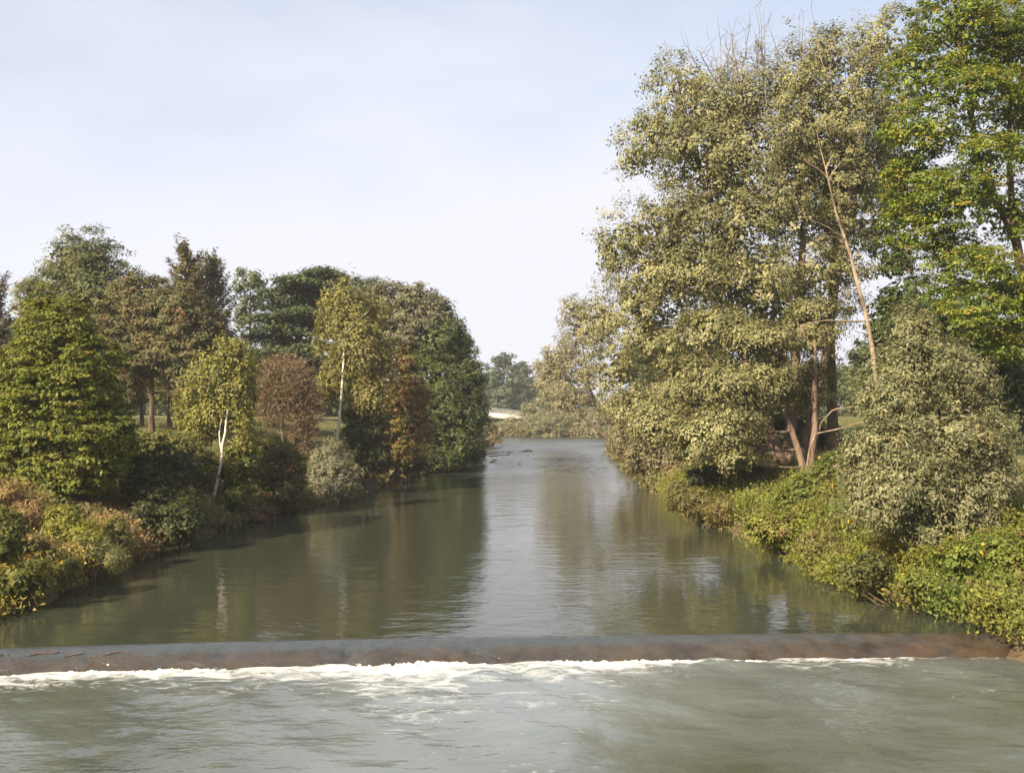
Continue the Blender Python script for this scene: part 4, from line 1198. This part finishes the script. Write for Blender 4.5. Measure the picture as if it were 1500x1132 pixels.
shrub('bramble_shrub', 'bright leafy mound at the right water edge halfway to the poplars', 34.5, 1165, 101,
      [(1150, 775, 44, 26), (1185, 765, 40, 28, 0.5), (1120, 768, 30, 20)], 300, 38, 0.22, 0.10, 0.065, [(0.155, 0.165, 0.028), (0.125, 0.145, 0.026), (0.175, 0.165, 0.040)], M_herb, accents=[(YEL, 0.015, False), ((0.17, 0.11, 0.05), 0.06, True)])
shrub('sedge_clump', 'brownish grass clump at the right water edge below the overhanging boughs', 43.0, 1030, 102,
      [(1015, 735, 34, 20), (1055, 745, 30, 18, -0.5), (990, 725, 20, 22)], 260, 34, 0.28, 0.22, 0.035, [(0.155, 0.135, 0.045), (0.125, 0.125, 0.038), (0.18, 0.14, 0.06)], M_herb, upb=0.1, rnd=1.0)
shrub('sedge_clump', 'small tawny grass clump at the water edge between the leafy mound and the willow', 31.0, 1215, 103,
      [(1200, 800, 34, 20), (1235, 815, 26, 18, -0.3)], 200, 34, 0.22, 0.16, 0.03, [(0.16, 0.145, 0.045), (0.13, 0.135, 0.038), (0.19, 0.15, 0.06)], M_herb, upb=0.1, rnd=1.0)
shrub('hop_shrub', 'rampant bright green climber mound at the right edge below the willow', 24.8, 1440, 104,
      [(1400, 820, 44, 26), (1460, 810, 50, 30, 0.3), (1500, 850, 44, 30, -0.3), (1500, 905, 40, 26, -1.0), (1545, 900, 60, 50, -1.5), (1350, 850, 34, 20), (1430, 870, 44, 20, -0.5)], 520, 42, 0.19, 0.085, 0.058, [(0.125, 0.160, 0.024), (0.095, 0.130, 0.022), (0.165, 0.185, 0.030)], M_herb, accents=[(YEL, 0.012, False), ((0.17, 0.11, 0.05), 0.05, True)])
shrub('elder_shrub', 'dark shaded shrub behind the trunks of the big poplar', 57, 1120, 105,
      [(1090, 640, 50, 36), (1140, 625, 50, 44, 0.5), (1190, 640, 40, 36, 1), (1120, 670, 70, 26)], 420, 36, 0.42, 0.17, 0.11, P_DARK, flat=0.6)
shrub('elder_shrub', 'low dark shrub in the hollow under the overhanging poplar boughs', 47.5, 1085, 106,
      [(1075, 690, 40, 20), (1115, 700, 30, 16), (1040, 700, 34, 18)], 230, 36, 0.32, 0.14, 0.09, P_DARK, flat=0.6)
shrub('hazel_shrub', 'yellow-green shrub at the foot of the poplar trunks', 38, 1205, 99,
      [(1195, 720, 46, 24), (1225, 690, 34, 26, 0.5), (1165, 735, 34, 20)], 210, 40, 0.27, 0.12, 0.08, [(0.115, 0.135, 0.026), (0.09, 0.115, 0.025), (0.14, 0.15, 0.03)], accents=[(YEL, 0.01, False)])
shrub('hazel_shrub', 'small dark shrub hanging over the water left of the bramble bank', 25.8, 1322, 100,
      [(1258, 838, 30, 16), (1240, 848, 18, 10), (1280, 825, 24, 18, 0.5)], 110, 42, 0.17, 0.09, 0.06, [(0.085, 0.095, 0.028), (0.11, 0.115, 0.032)])

# park trees closing the view behind both banks
bgt = [(-60, 84, 480, 70), (30, 100, 470, 70), (150, 96, 500, 70), (250, 110, 510, 60), (340, 100, 530, 56), (420, 112, 500, 60), (500, 108, 520, 60),
       (960, 120, 470, 60), (1030, 110, 500, 60), (1110, 125, 520, 60), (1190, 150, 545, 34), (1250, 135, 540, 30), (1300, 104, 470, 50), (1380, 112, 460, 60), (1460, 98, 470, 64), (1560, 92, 440, 80)]
where = ['behind the dark conifer at the left edge', 'behind the cone-shaped tree', 'behind the large rounded pine', 'behind the bare-trunked pine', 'behind the near birch', 'behind the withered brown tree', 'behind the tall birch',
         'behind the left side of the big poplar', 'behind the overhanging poplar boughs', 'behind the poplar trunks', 'seen left of the dark straight trunk', 'seen right of the dark straight trunk over the lawn', 'behind the leaning dead tree',
         'behind the willow bush top', 'in the shade right of the willow bush', 'at the far right edge']
for i, ((px, D, top, hw), wh) in enumerate(zip(bgt, where)):
    t = Plant('park_tree', f'dark green background park tree {wh}', 'tree', D, px, 120 + i, 'park trees in the background')
    bot = 600 + int(600 / D)
    h = bot - top
    t.lobes([(px, top + h * 0.2, hw * 0.55, h * 0.22), (px - hw * 0.45, top + h * 0.45, hw * 0.55, h * 0.28), (px + hw * 0.45, top + h * 0.42, hw * 0.55, h * 0.28), (px, top + h * 0.62, hw * 0.8, h * 0.25, -1)])
    t.trunk([(px, top + h * 0.15)], 0.28, 0.06, M_bark)
    t.crown(200, 34, 0.95, 0.44, 0.32, [P_GREEN, P_DARK, P_GREEN + [(0.09, 0.09, 0.035)]][i % 3], M_leaf, flat=0.55, inner=0.2, bark=M_bark, twig_share=0.1, upb=0.6)

# far-off woods that close the horizon on both sides
def far_wood(label, x0, x1, y0, y1, seed, n=900):
    rng = np.random.default_rng(seed)
    u = rng.random(n)
    x = x0 + (x1 - x0) * u
    y = y0 + (y1 - y0) * u + rng.normal(size=n) * 4
    top = 6.5 + 3.5 * snoise(np.stack([x, 0 * x], -1), 0.035, seed, 3)
    z = terrain_h(x, y) + top * rng.random(n) ** 0.8
    C0 = np.stack([x, y, z], -1)
    ci = np.repeat(np.arange(n), 30)
    nl = len(ci)
    od = rng.normal(size=(nl, 3))
    C = C0[ci] + od * np.array([1.2, 1.0, 0.75])
    C[:, 2] = np.maximum(C[:, 2], terrain_h(C[:, 0], C[:, 1]) + 0.1)
    lc = np.clip(mixcol(n, P_GREEN + P_DARK + [(0.10, 0.095, 0.04)], rng)[ci] * (1 + 0.15 * rng.normal(size=(nl, 1))), 0.01, 0.5)
    o = obj('far_wood', leaf_mesh('far_wood', C, od + UP * 0.8 - np.array([0, 0.6, 0]), rng.normal(size=(nl, 3)), rng.uniform(0.45, 0.95, nl), rng.uniform(0.4, 0.8, nl), lc, tri=True), M_leaf, kind='stuff')
    tag(o, label, 'wood', kind='stuff')
    return o


far_wood('low belt of far woodland behind the left bank lawn', -150, -16, 118, 162, 501, 1300)
far_wood('low belt of far woodland behind the right bank park', 30, 170, 176, 120, 502, 1300)
far_wood('hazy woodland closing the view beyond the river bend', -60, 60, 330, 330, 503, 700)

# ------------------------------------------------------------------ ground cover on the banks
def cover(name, label, pts_xy, heights, per, L, Wd, pal_fn, mat, seed, clump_r=0.28, blades=0.0, upb=0.6):
    """leafy ground cover: clumps standing on the slope at pts_xy"""
    rng = np.random.default_rng(seed)
    x, y = pts_xy[:, 0], pts_xy[:, 1]
    z = np.maximum(terrain_h(x, y), 0.0)
    m = len(x)
    ci = np.repeat(np.arange(m), per)
    nl = len(ci)
    u = rng.random(nl) ** 0.7
    C = np.stack([x[ci], y[ci], z[ci]], -1) + rng.normal(size=(nl, 3)) * clump_r * np.array([1, 1, 0.25]) + UP * (u * heights[ci])[:, None]
    hh = terrain_h(C[:, 0], C[:, 1])
    C[:, 2] = np.maximum(C[:, 2], np.maximum(hh, 0.0) + 0.02)
    Nn = UP * upb + np.array([0, -0.35, 0]) + rng.normal(size=(nl, 3)) * 0.55
    Tn = rng.normal(size=(nl, 3))
    Ls = L * rng.uniform(0.6, 1.4, nl)
    Ws = Wd * rng.uniform(0.6, 1.4, nl)
    b = rng.random(nl) < blades
    Nn[b] = np.array([0, -1, 0.25]) + rng.normal(size=(b.sum(), 3)) * 0.6
    Tn[b] = UP + rng.normal(size=(b.sum(), 3)) * 0.35
    Ls[b] *= 2.6
    Ws[b] *= 0.35
    lc = pal_fn(C, ci, m, rng)
    lc = np.clip(lc * (1 + 0.16 * rng.normal(size=(nl, 1))), 0.008, 0.5)
    o = obj(name, leaf_mesh(name, C, Nn, Tn, Ls, Ws * 1.15, lc, 0.12, tri=True), mat, kind='stuff')
    tag(o, label, 'ground cover', kind='stuff')
    global LEAVES
    LEAVES += nl
    return o


def bank_points(side, y0, y1, n, smax, seed, smin=-0.25):
    rng = np.random.default_rng(seed)
    pts = []
    while len(pts) < n:
        y = rng.uniform(y0, y1, 4000)
        x = rng.uniform(-24, -5, 4000) if side < 0 else rng.uniform(6, 24, 4000)
        s = river_sd(x, y)
        ok = (s > smin) & (s < smax) & (rng.random(4000) < 1.25 - 0.9 * s / smax)
        pts += list(np.stack([x, y], -1)[ok])
    return np.array(pts[:n])


def pal_right(C, ci, m, rng):
    a = snoise(C[:, :2], 0.11, 201, 2)
    g = np.array([(0.090, 0.122, 0.024)]); yv = np.array([(0.175, 0.180, 0.030)]); br = np.array([(0.165, 0.110, 0.05)])
    t = np.clip(0.5 + 0.7 * a, 0, 1)[:, None]
    c = g * (1 - t) + yv * t
    sel = snoise(C[:, :2], 0.30, 202, 2) > 0.30
    c[sel] = c[sel] * 0.5 + br * 0.5
    r = rng.random(len(C))
    c[r < 0.012] = YEL
    return c


def pal_left(C, ci, m, rng):
    a = snoise(C[:, :2], 0.14, 211, 2)
    g = np.array([(0.150, 0.155, 0.042)]); yv = np.array([(0.270, 0.220, 0.045)]); br = np.array([(0.265, 0.170, 0.075)])
    t = np.clip(0.45 + 0.75 * a, 0, 1)[:, None]
    c = g * (1 - t) + yv * t
    w = np.clip((snoise(C[:, :2], 0.2, 212, 2) + 0.15 + 0.10 * (-C[:, 0] - 13)) * 1.6, 0, 0.85)[:, None]
    c = c * (1 - w) + br * w
    r = rng.random(len(C))
    c[r < 0.006] = (0.30, 0.20, 0.17)
    c[(r > 0.006) & (r < 0.012)] = ORA
    return c


def pal_dim(C, ci, m, rng):
    a = snoise(C[:, :2], 0.2, 221, 2)
    g = np.array([(0.095, 0.105, 0.032)]); br = np.array([(0.155, 0.115, 0.052)])
    t = np.clip(0.5 + 0.7 * a, 0, 1)[:, None]
    return g * (1 - t) + br * t


def hts(p, seed, lo, hi, f=0.22):
    return lo + (hi - lo) * np.clip(0.5 + 0.6 * snoise(p, f, seed, 2), 0, 1)


p = bank_points(1, 17, 31, 1500, 6.5, 301, -0.7)
cover('bramble_cover', 'bright green bramble and ivy tumbling to the water on the near right bank', p, hts(p, 302, 0.10, 1.1, 0.35), 46, 0.095, 0.058, pal_right, M_herb, 303, 0.20, blades=0.12)
p = bank_points(1, 31, 60, 1300, 6.5, 311)
cover('bramble_cover', 'yellow-green creeper bank along the right water edge below the poplars', p, hts(p, 312, 0.10, 1.2, 0.3), 46, 0.12, 0.07, pal_right, M_herb, 313, 0.28, blades=0.25)
p = bank_points(-1, 20, 34, 1700, 7.0, 321)
cover('tall_herbs', 'tawny and yellow tall weeds on the near left bank', p, hts(p, 322, 0.15, 1.0, 0.35), 44, 0.10, 0.055, pal_left, M_herb, 323, 0.24, blades=0.3)
p = bank_points(-1, 34, 62, 1300, 6.5, 331)
cover('tall_herbs', 'mixed green and brown weeds along the left water edge under the birches', p, hts(p, 332, 0.2, 0.8), 36, 0.15, 0.08, pal_dim, M_herb, 333, 0.30, blades=0.25)
p = bank_points(-1, 62, 170, 900, 5, 341)
cover('bank_herbs', 'dim undergrowth along the far left bank under the alders', p, hts(p, 342, 0.3, 1.1), 30, 0.28, 0.18, pal_dim, M_herb, 343, 0.5)
p = bank_points(1, 60, 178, 900, 5, 351)
cover('bank_herbs', 'undergrowth along the far right bank under the willows', p, hts(p, 352, 0.3, 1.2), 30, 0.28, 0.18, pal_dim, M_herb, 353, 0.5)

rng = np.random.default_rng(381)
fp = np.stack([rng.uniform(-8, 21, 9000), rng.uniform(176, 192, 9000)], -1)
sdv_ = river_sd(fp[:, 0], fp[:, 1])
p = fp[(sdv_ > -0.3) & (sdv_ < 3.0)][:500]
cover('bank_herbs', 'pale olive undergrowth at the foot of the willow bushes on the far bank', p, hts(p, 382, 0.5, 1.5), 26, 0.34, 0.22, lambda C, ci, m, r: mixcol(len(C), [(0.17, 0.16, 0.08), (0.14, 0.135, 0.062), (0.18, 0.15, 0.08)], r), M_herb, 383, 0.6)

# short lawn grass tufts where the lawns can be seen
rng = np.random.default_rng(361)
n = 3500
x = np.concatenate([rng.uniform(-34, -14, n), rng.uniform(13, 34, n)])
y = rng.uniform(44, 95, 2 * n)
ok = river_sd(x, y) > 5
p = np.stack([x, y], -1)[ok]


def pal_lawn(C, ci, m, rng):
    a = np.clip(0.5 + 0.6 * snoise(C[:, :2], 0.1, 371, 3), 0, 1)[:, None]
    return np.array([(0.10, 0.115, 0.038)]) * (1 - a) + np.array([(0.175, 0.165, 0.065)]) * a


cover('lawn_grass', 'short sunlit park grass between the trees on both banks', p, np.full(len(p), 0.10), 8, 0.12, 0.05, pal_lawn, M_herb, 362, 0.5, blades=0.6, upb=1.0)

# ------------------------------------------------------------------ small things
# footbridge over the bend
def box_mesh(name, a, b, w, h):
    """a bar from a to b (top centre line), w wide, h deep"""
    a, b = np.array(a, float), np.array(b, float)
    t = unit(b - a)
    sd = unit(np.cross(t, UP))
    up = np.cross(sd, t)
    v = []
    for p in (a, b):
        for s_, u_ in ((-1, 0), (1, 0), (1, -1), (-1, -1)):
            v.append(p + sd * s_ * w / 2 + up * u_ * h)
    f = np.array([[0, 1, 2, 3], [7, 6, 5, 4], [0, 4, 5, 1], [1, 5, 6, 2], [2, 6, 7, 3], [3, 7, 4, 0]])
    return mesh_np(name, np.array(v), f)


A = at(690, 602.0, 214); B = at(790, 622.5, 186)
A = at(700, 602.5, 205); B = at(775, 612.0, 196)
br = obj('footbridge', None, loc=tuple(A))
tag(br, 'little pale concrete bridge with grey railing at the far river bend', 'bridge')
dB = B - A
obj('deck', box_mesh('deck', (0, 0, 0), dB, 2.6, 0.42), M_concrete_pale, br)
sdv = unit(np.cross(unit(dB), UP))
for sgn in (-1, 1):
    off = sdv * sgn * 1.22
    obj('girder', box_mesh('girder', off * 1.12 + UP * 0.06, dB + off * 1.12 + UP * 0.06, 0.22, 0.75), M_concrete_pale, br)
    for hgt in (1.08, 0.72, 0.40):
        obj('rail', box_mesh('rail', off + UP * hgt, dB + off + UP * hgt, 0.06, 0.07), M_steel, br)
    for k in range(9):
        c = dB * (k + 0.3) / 9 + off
        obj('post', box_mesh('post', c, c + UP * 1.04 + np.array([0.001, 0, 0]), 0.09, 0.09), M_steel, br)
for f_ in (0.06, 0.94):
    c = dB * f_ - UP * 0.4
    gz = ground_z(A[0] + c[0], A[1] + c[1])
    pr = np.array([[c[0] + sx * 0.5, c[1] + sy * 1.2, z] for z in (c[2] - 0.02, min(gz, -0.5) - A[2] - 0.5) for sx, sy in ((-1, -1), (1, -1), (1, 1), (-1, 1))])
    obj('pier', mesh_np('pier', pr, np.array([[0, 1, 2, 3], [7, 6, 5, 4], [0, 4, 5, 1], [1, 5, 6, 2], [2, 6, 7, 3], [3, 7, 4, 0]])), M_concrete_pale, br)


def stone(name, c, r, seed, mat, squash=0.55):
    rng = np.random.default_rng(seed)
    n, m = 9, 12
    th = np.linspace(0.05, math.pi - 0.05, n)[:, None]
    ph = np.linspace(0, 2 * math.pi, m, endpoint=False)[None, :]
    d = np.stack([np.sin(th) * np.cos(ph), np.sin(th) * np.sin(ph), np.cos(th) * np.ones_like(ph)], -1)
    f = 1 + 0.28 * snoise(d, 0.35, seed, 3)
    V = (d * f[..., None] * np.array([r * rng.uniform(1.0, 1.7), r * rng.uniform(0.7, 1.1), r * squash])).reshape(-1, 3)
    i = np.arange(n - 1)[:, None] * m
    j = np.arange(m)[None, :]
    q = np.stack([i + j, i + m + j, i + m + (j + 1) % m, i + (j + 1) % m], -1).reshape(-1, 4)
    q = np.concatenate([q, [[0, k, k + 1, (k + 2) % m] for k in range(1, m - 2, 2)], [[(n - 1) * m, (n - 1) * m + (k + 2) % m, (n - 1) * m + k + 1, (n - 1) * m + k] for k in range(1, m - 2, 2)]])
    return obj(name, mesh_np(name, V, q, smooth=True), mat, loc=tuple(c))


rng = np.random.default_rng(401)
spots = [(773, 661, 0.5), (766, 663, 0.25), (779, 666, 0.25), (771, 668, 0.3), (755, 671, 0.2), (745, 664, 0.25), (739, 669, 0.22), (733, 671, 0.25), (725, 674, 0.3), (722, 677, 0.25), (730, 679, 0.2), (716, 672, 0.25), (709, 673, 0.3), (703, 678, 0.25),
         (761, 662, 0.2), (749, 667, 0.2), (736, 663, 0.22), (761, 679, 0.14)]
for i, (px, py, r) in enumerate(spots):
    D = CAMZ * F / (py - HZ)
    c = at(px, py, D)
    o = stone('stone', (c[0], c[1], 0.0), r * 0.8, 410 + i, M_stone, 0.45)
    if i == 0:
        tag(o, 'largest pale stone breaking the riffle at the right end of the stony bar', 'stone', 'stones in the riffle')
    else:
        tag(o, 'small wet stone poking out of the riffle by the far left bank', 'stone', 'stones in the riffle')
for lab, pts in [('longer driftwood log lying in the riffle by the far left bank', [(712, 665), (735, 663.5), (752, 661.5)]), ('shorter driftwood log in front of the longer one in the riffle', [(718, 669), (732, 667.5), (746, 666)])]:
    P = []
    for px, py in pts:
        c = at(px, py, CAMZ * F / (py - HZ)); P.append([c[0], c[1], 0.01])
    P = np.array(P)
    Q = np.stack([np.interp(np.linspace(0, 1, 7), np.linspace(0, 1, 3), P[:, i]) for i in range(3)], -1)
    o = obj('driftwood_log', tubes_mesh('driftwood_log', [(Q - P[0], np.linspace(0.11, 0.05, 7))], sides=7), M_bark, loc=tuple(P[0]))
    tag(o, lab, 'log')

# driftwood sticks stranded on the left of the weir
for lab, pts, r0 in [('thick wet stick stranded on the left part of the weir crest', [(38, 960), (62, 956), (88, 955)], 0.028),
                     ('thin wet stick on the weir between the thick stick and the forked twig', [(93, 962), (108, 958), (122, 957)], 0.014),
                     ('forked wet twig stranded on the weir, rightmost of the sticks', [(134, 963), (150, 960), (166, 954), (186, 957)], 0.018),
                     ('short wet stick at the far left end of the weir', [(-4, 960), (6, 958), (14, 959)], 0.018)]:
    P = []
    for px, py in pts:
        # meet the film surface: step along the ray from the camera
        for D in np.arange(20.2, 22.6, 0.01):
            c = at(px, py, D)
            oo = np.linspace(-0.1, FOOT, 60)
            yy, zz = flow_surface(np.full(60, c[0]), oo)
            zf = 0.0 if D > yy[0] else float(np.interp(-D, -yy, zz))
            if c[2] <= zf + 0.012:
                break
        P.append(c)
    P = np.array(P)
    Q = np.stack([np.interp(np.linspace(0, 1, 8), np.linspace(0, 1, len(P)), P[:, i]) for i in range(3)], -1)
    Q = wobble(Q, 0.008, rng)
    paths = [(Q - P[0], r0 * np.array([0.5, 1, 1, 0.95, 0.9, 0.8, 0.6, 0.3]), 6)]
    if 'forked' in lab:
        e = Q[4] + np.array([0.22, -0.02, 0.05])
        paths.append((np.linspace(Q[3], e, 5) - P[0], np.linspace(0.014, 0.006, 5), 6))
    o = obj('stranded_stick', tubes_mesh('stranded_stick', paths), M_bark, loc=tuple(P[0]))
    tag(o, lab, 'stick', 'sticks stranded on the weir')
c = at(440, 961, 21.62)
o = stone('pebble', (c[0], c[1], c[2]), 0.035, 450, M_white, 0.7)
tag(o, 'small white pebble caught on the weir face left of the broken lump', 'pebble')

# dark post in the park at the right edge
pb = at(1497, 640, 52)
gz = ground_z(pb[0], pb[1])
pr = obj('park_post', None, loc=(pb[0], pb[1], gz))
tag(pr, 'short dark post on the park ground at the right edge', 'post')
obj('shaft', tubes_mesh('shaft', [(np.array([[0, 0, -0.1], [0, 0, 0.5], [0, 0, 0.98], [0, 0, 1.0]]), np.array([0.13, 0.13, 0.13, 0.09]))], sides=12), M_darkpaint, pr)
obj('cap', tubes_mesh('cap', [(np.array([[0, 0, 0.985], [0, 0, 1.02], [0, 0, 1.06], [0, 0, 1.09]]), np.array([0.16, 0.16, 0.13, 0.03]))], sides=12), M_darkpaint, pr)
obj('foot', tubes_mesh('foot', [(np.array([[0, 0, -0.1], [0, 0, 0.10], [0, 0, 0.16]]), np.array([0.30, 0.28, 0.14]))], sides=12), M_darkpaint, pr)

# ------------------------------------------------------------------ haze in the air
hb = [(x, y, z) for z in (-3.2, 32.0) for x, y in ((-1900, -700), (1900, -700), (1900, 1900), (-1900, 1900))]
mh, N, L = mat_new('haze')
oh = N.new('ShaderNodeOutputMaterial')
vh = N.new('ShaderNodeVolumePrincipled')
vh.inputs['Color'].default_value = (0.95, 0.95, 0.98, 1)
vh.inputs['Density'].default_value = 0.00045
vh.inputs['Anisotropy'].default_value = 0.2
L.new(vh.outputs[0], oh.inputs['Volume'])
haze = obj('haze', mesh_np('haze', np.array(hb, float), np.array([[0, 3, 2, 1], [4, 5, 6, 7], [0, 1, 5, 4], [1, 2, 6, 5], [2, 3, 7, 6], [3, 0, 4, 7]])), mh, kind='stuff')
tag(haze, 'pale morning haze in the air over the river', 'haze', kind='stuff')
print('LEAVES', LEAVES, 'TRIS', sum(len(me.polygons) * 2 for me in bpy.data.meshes))
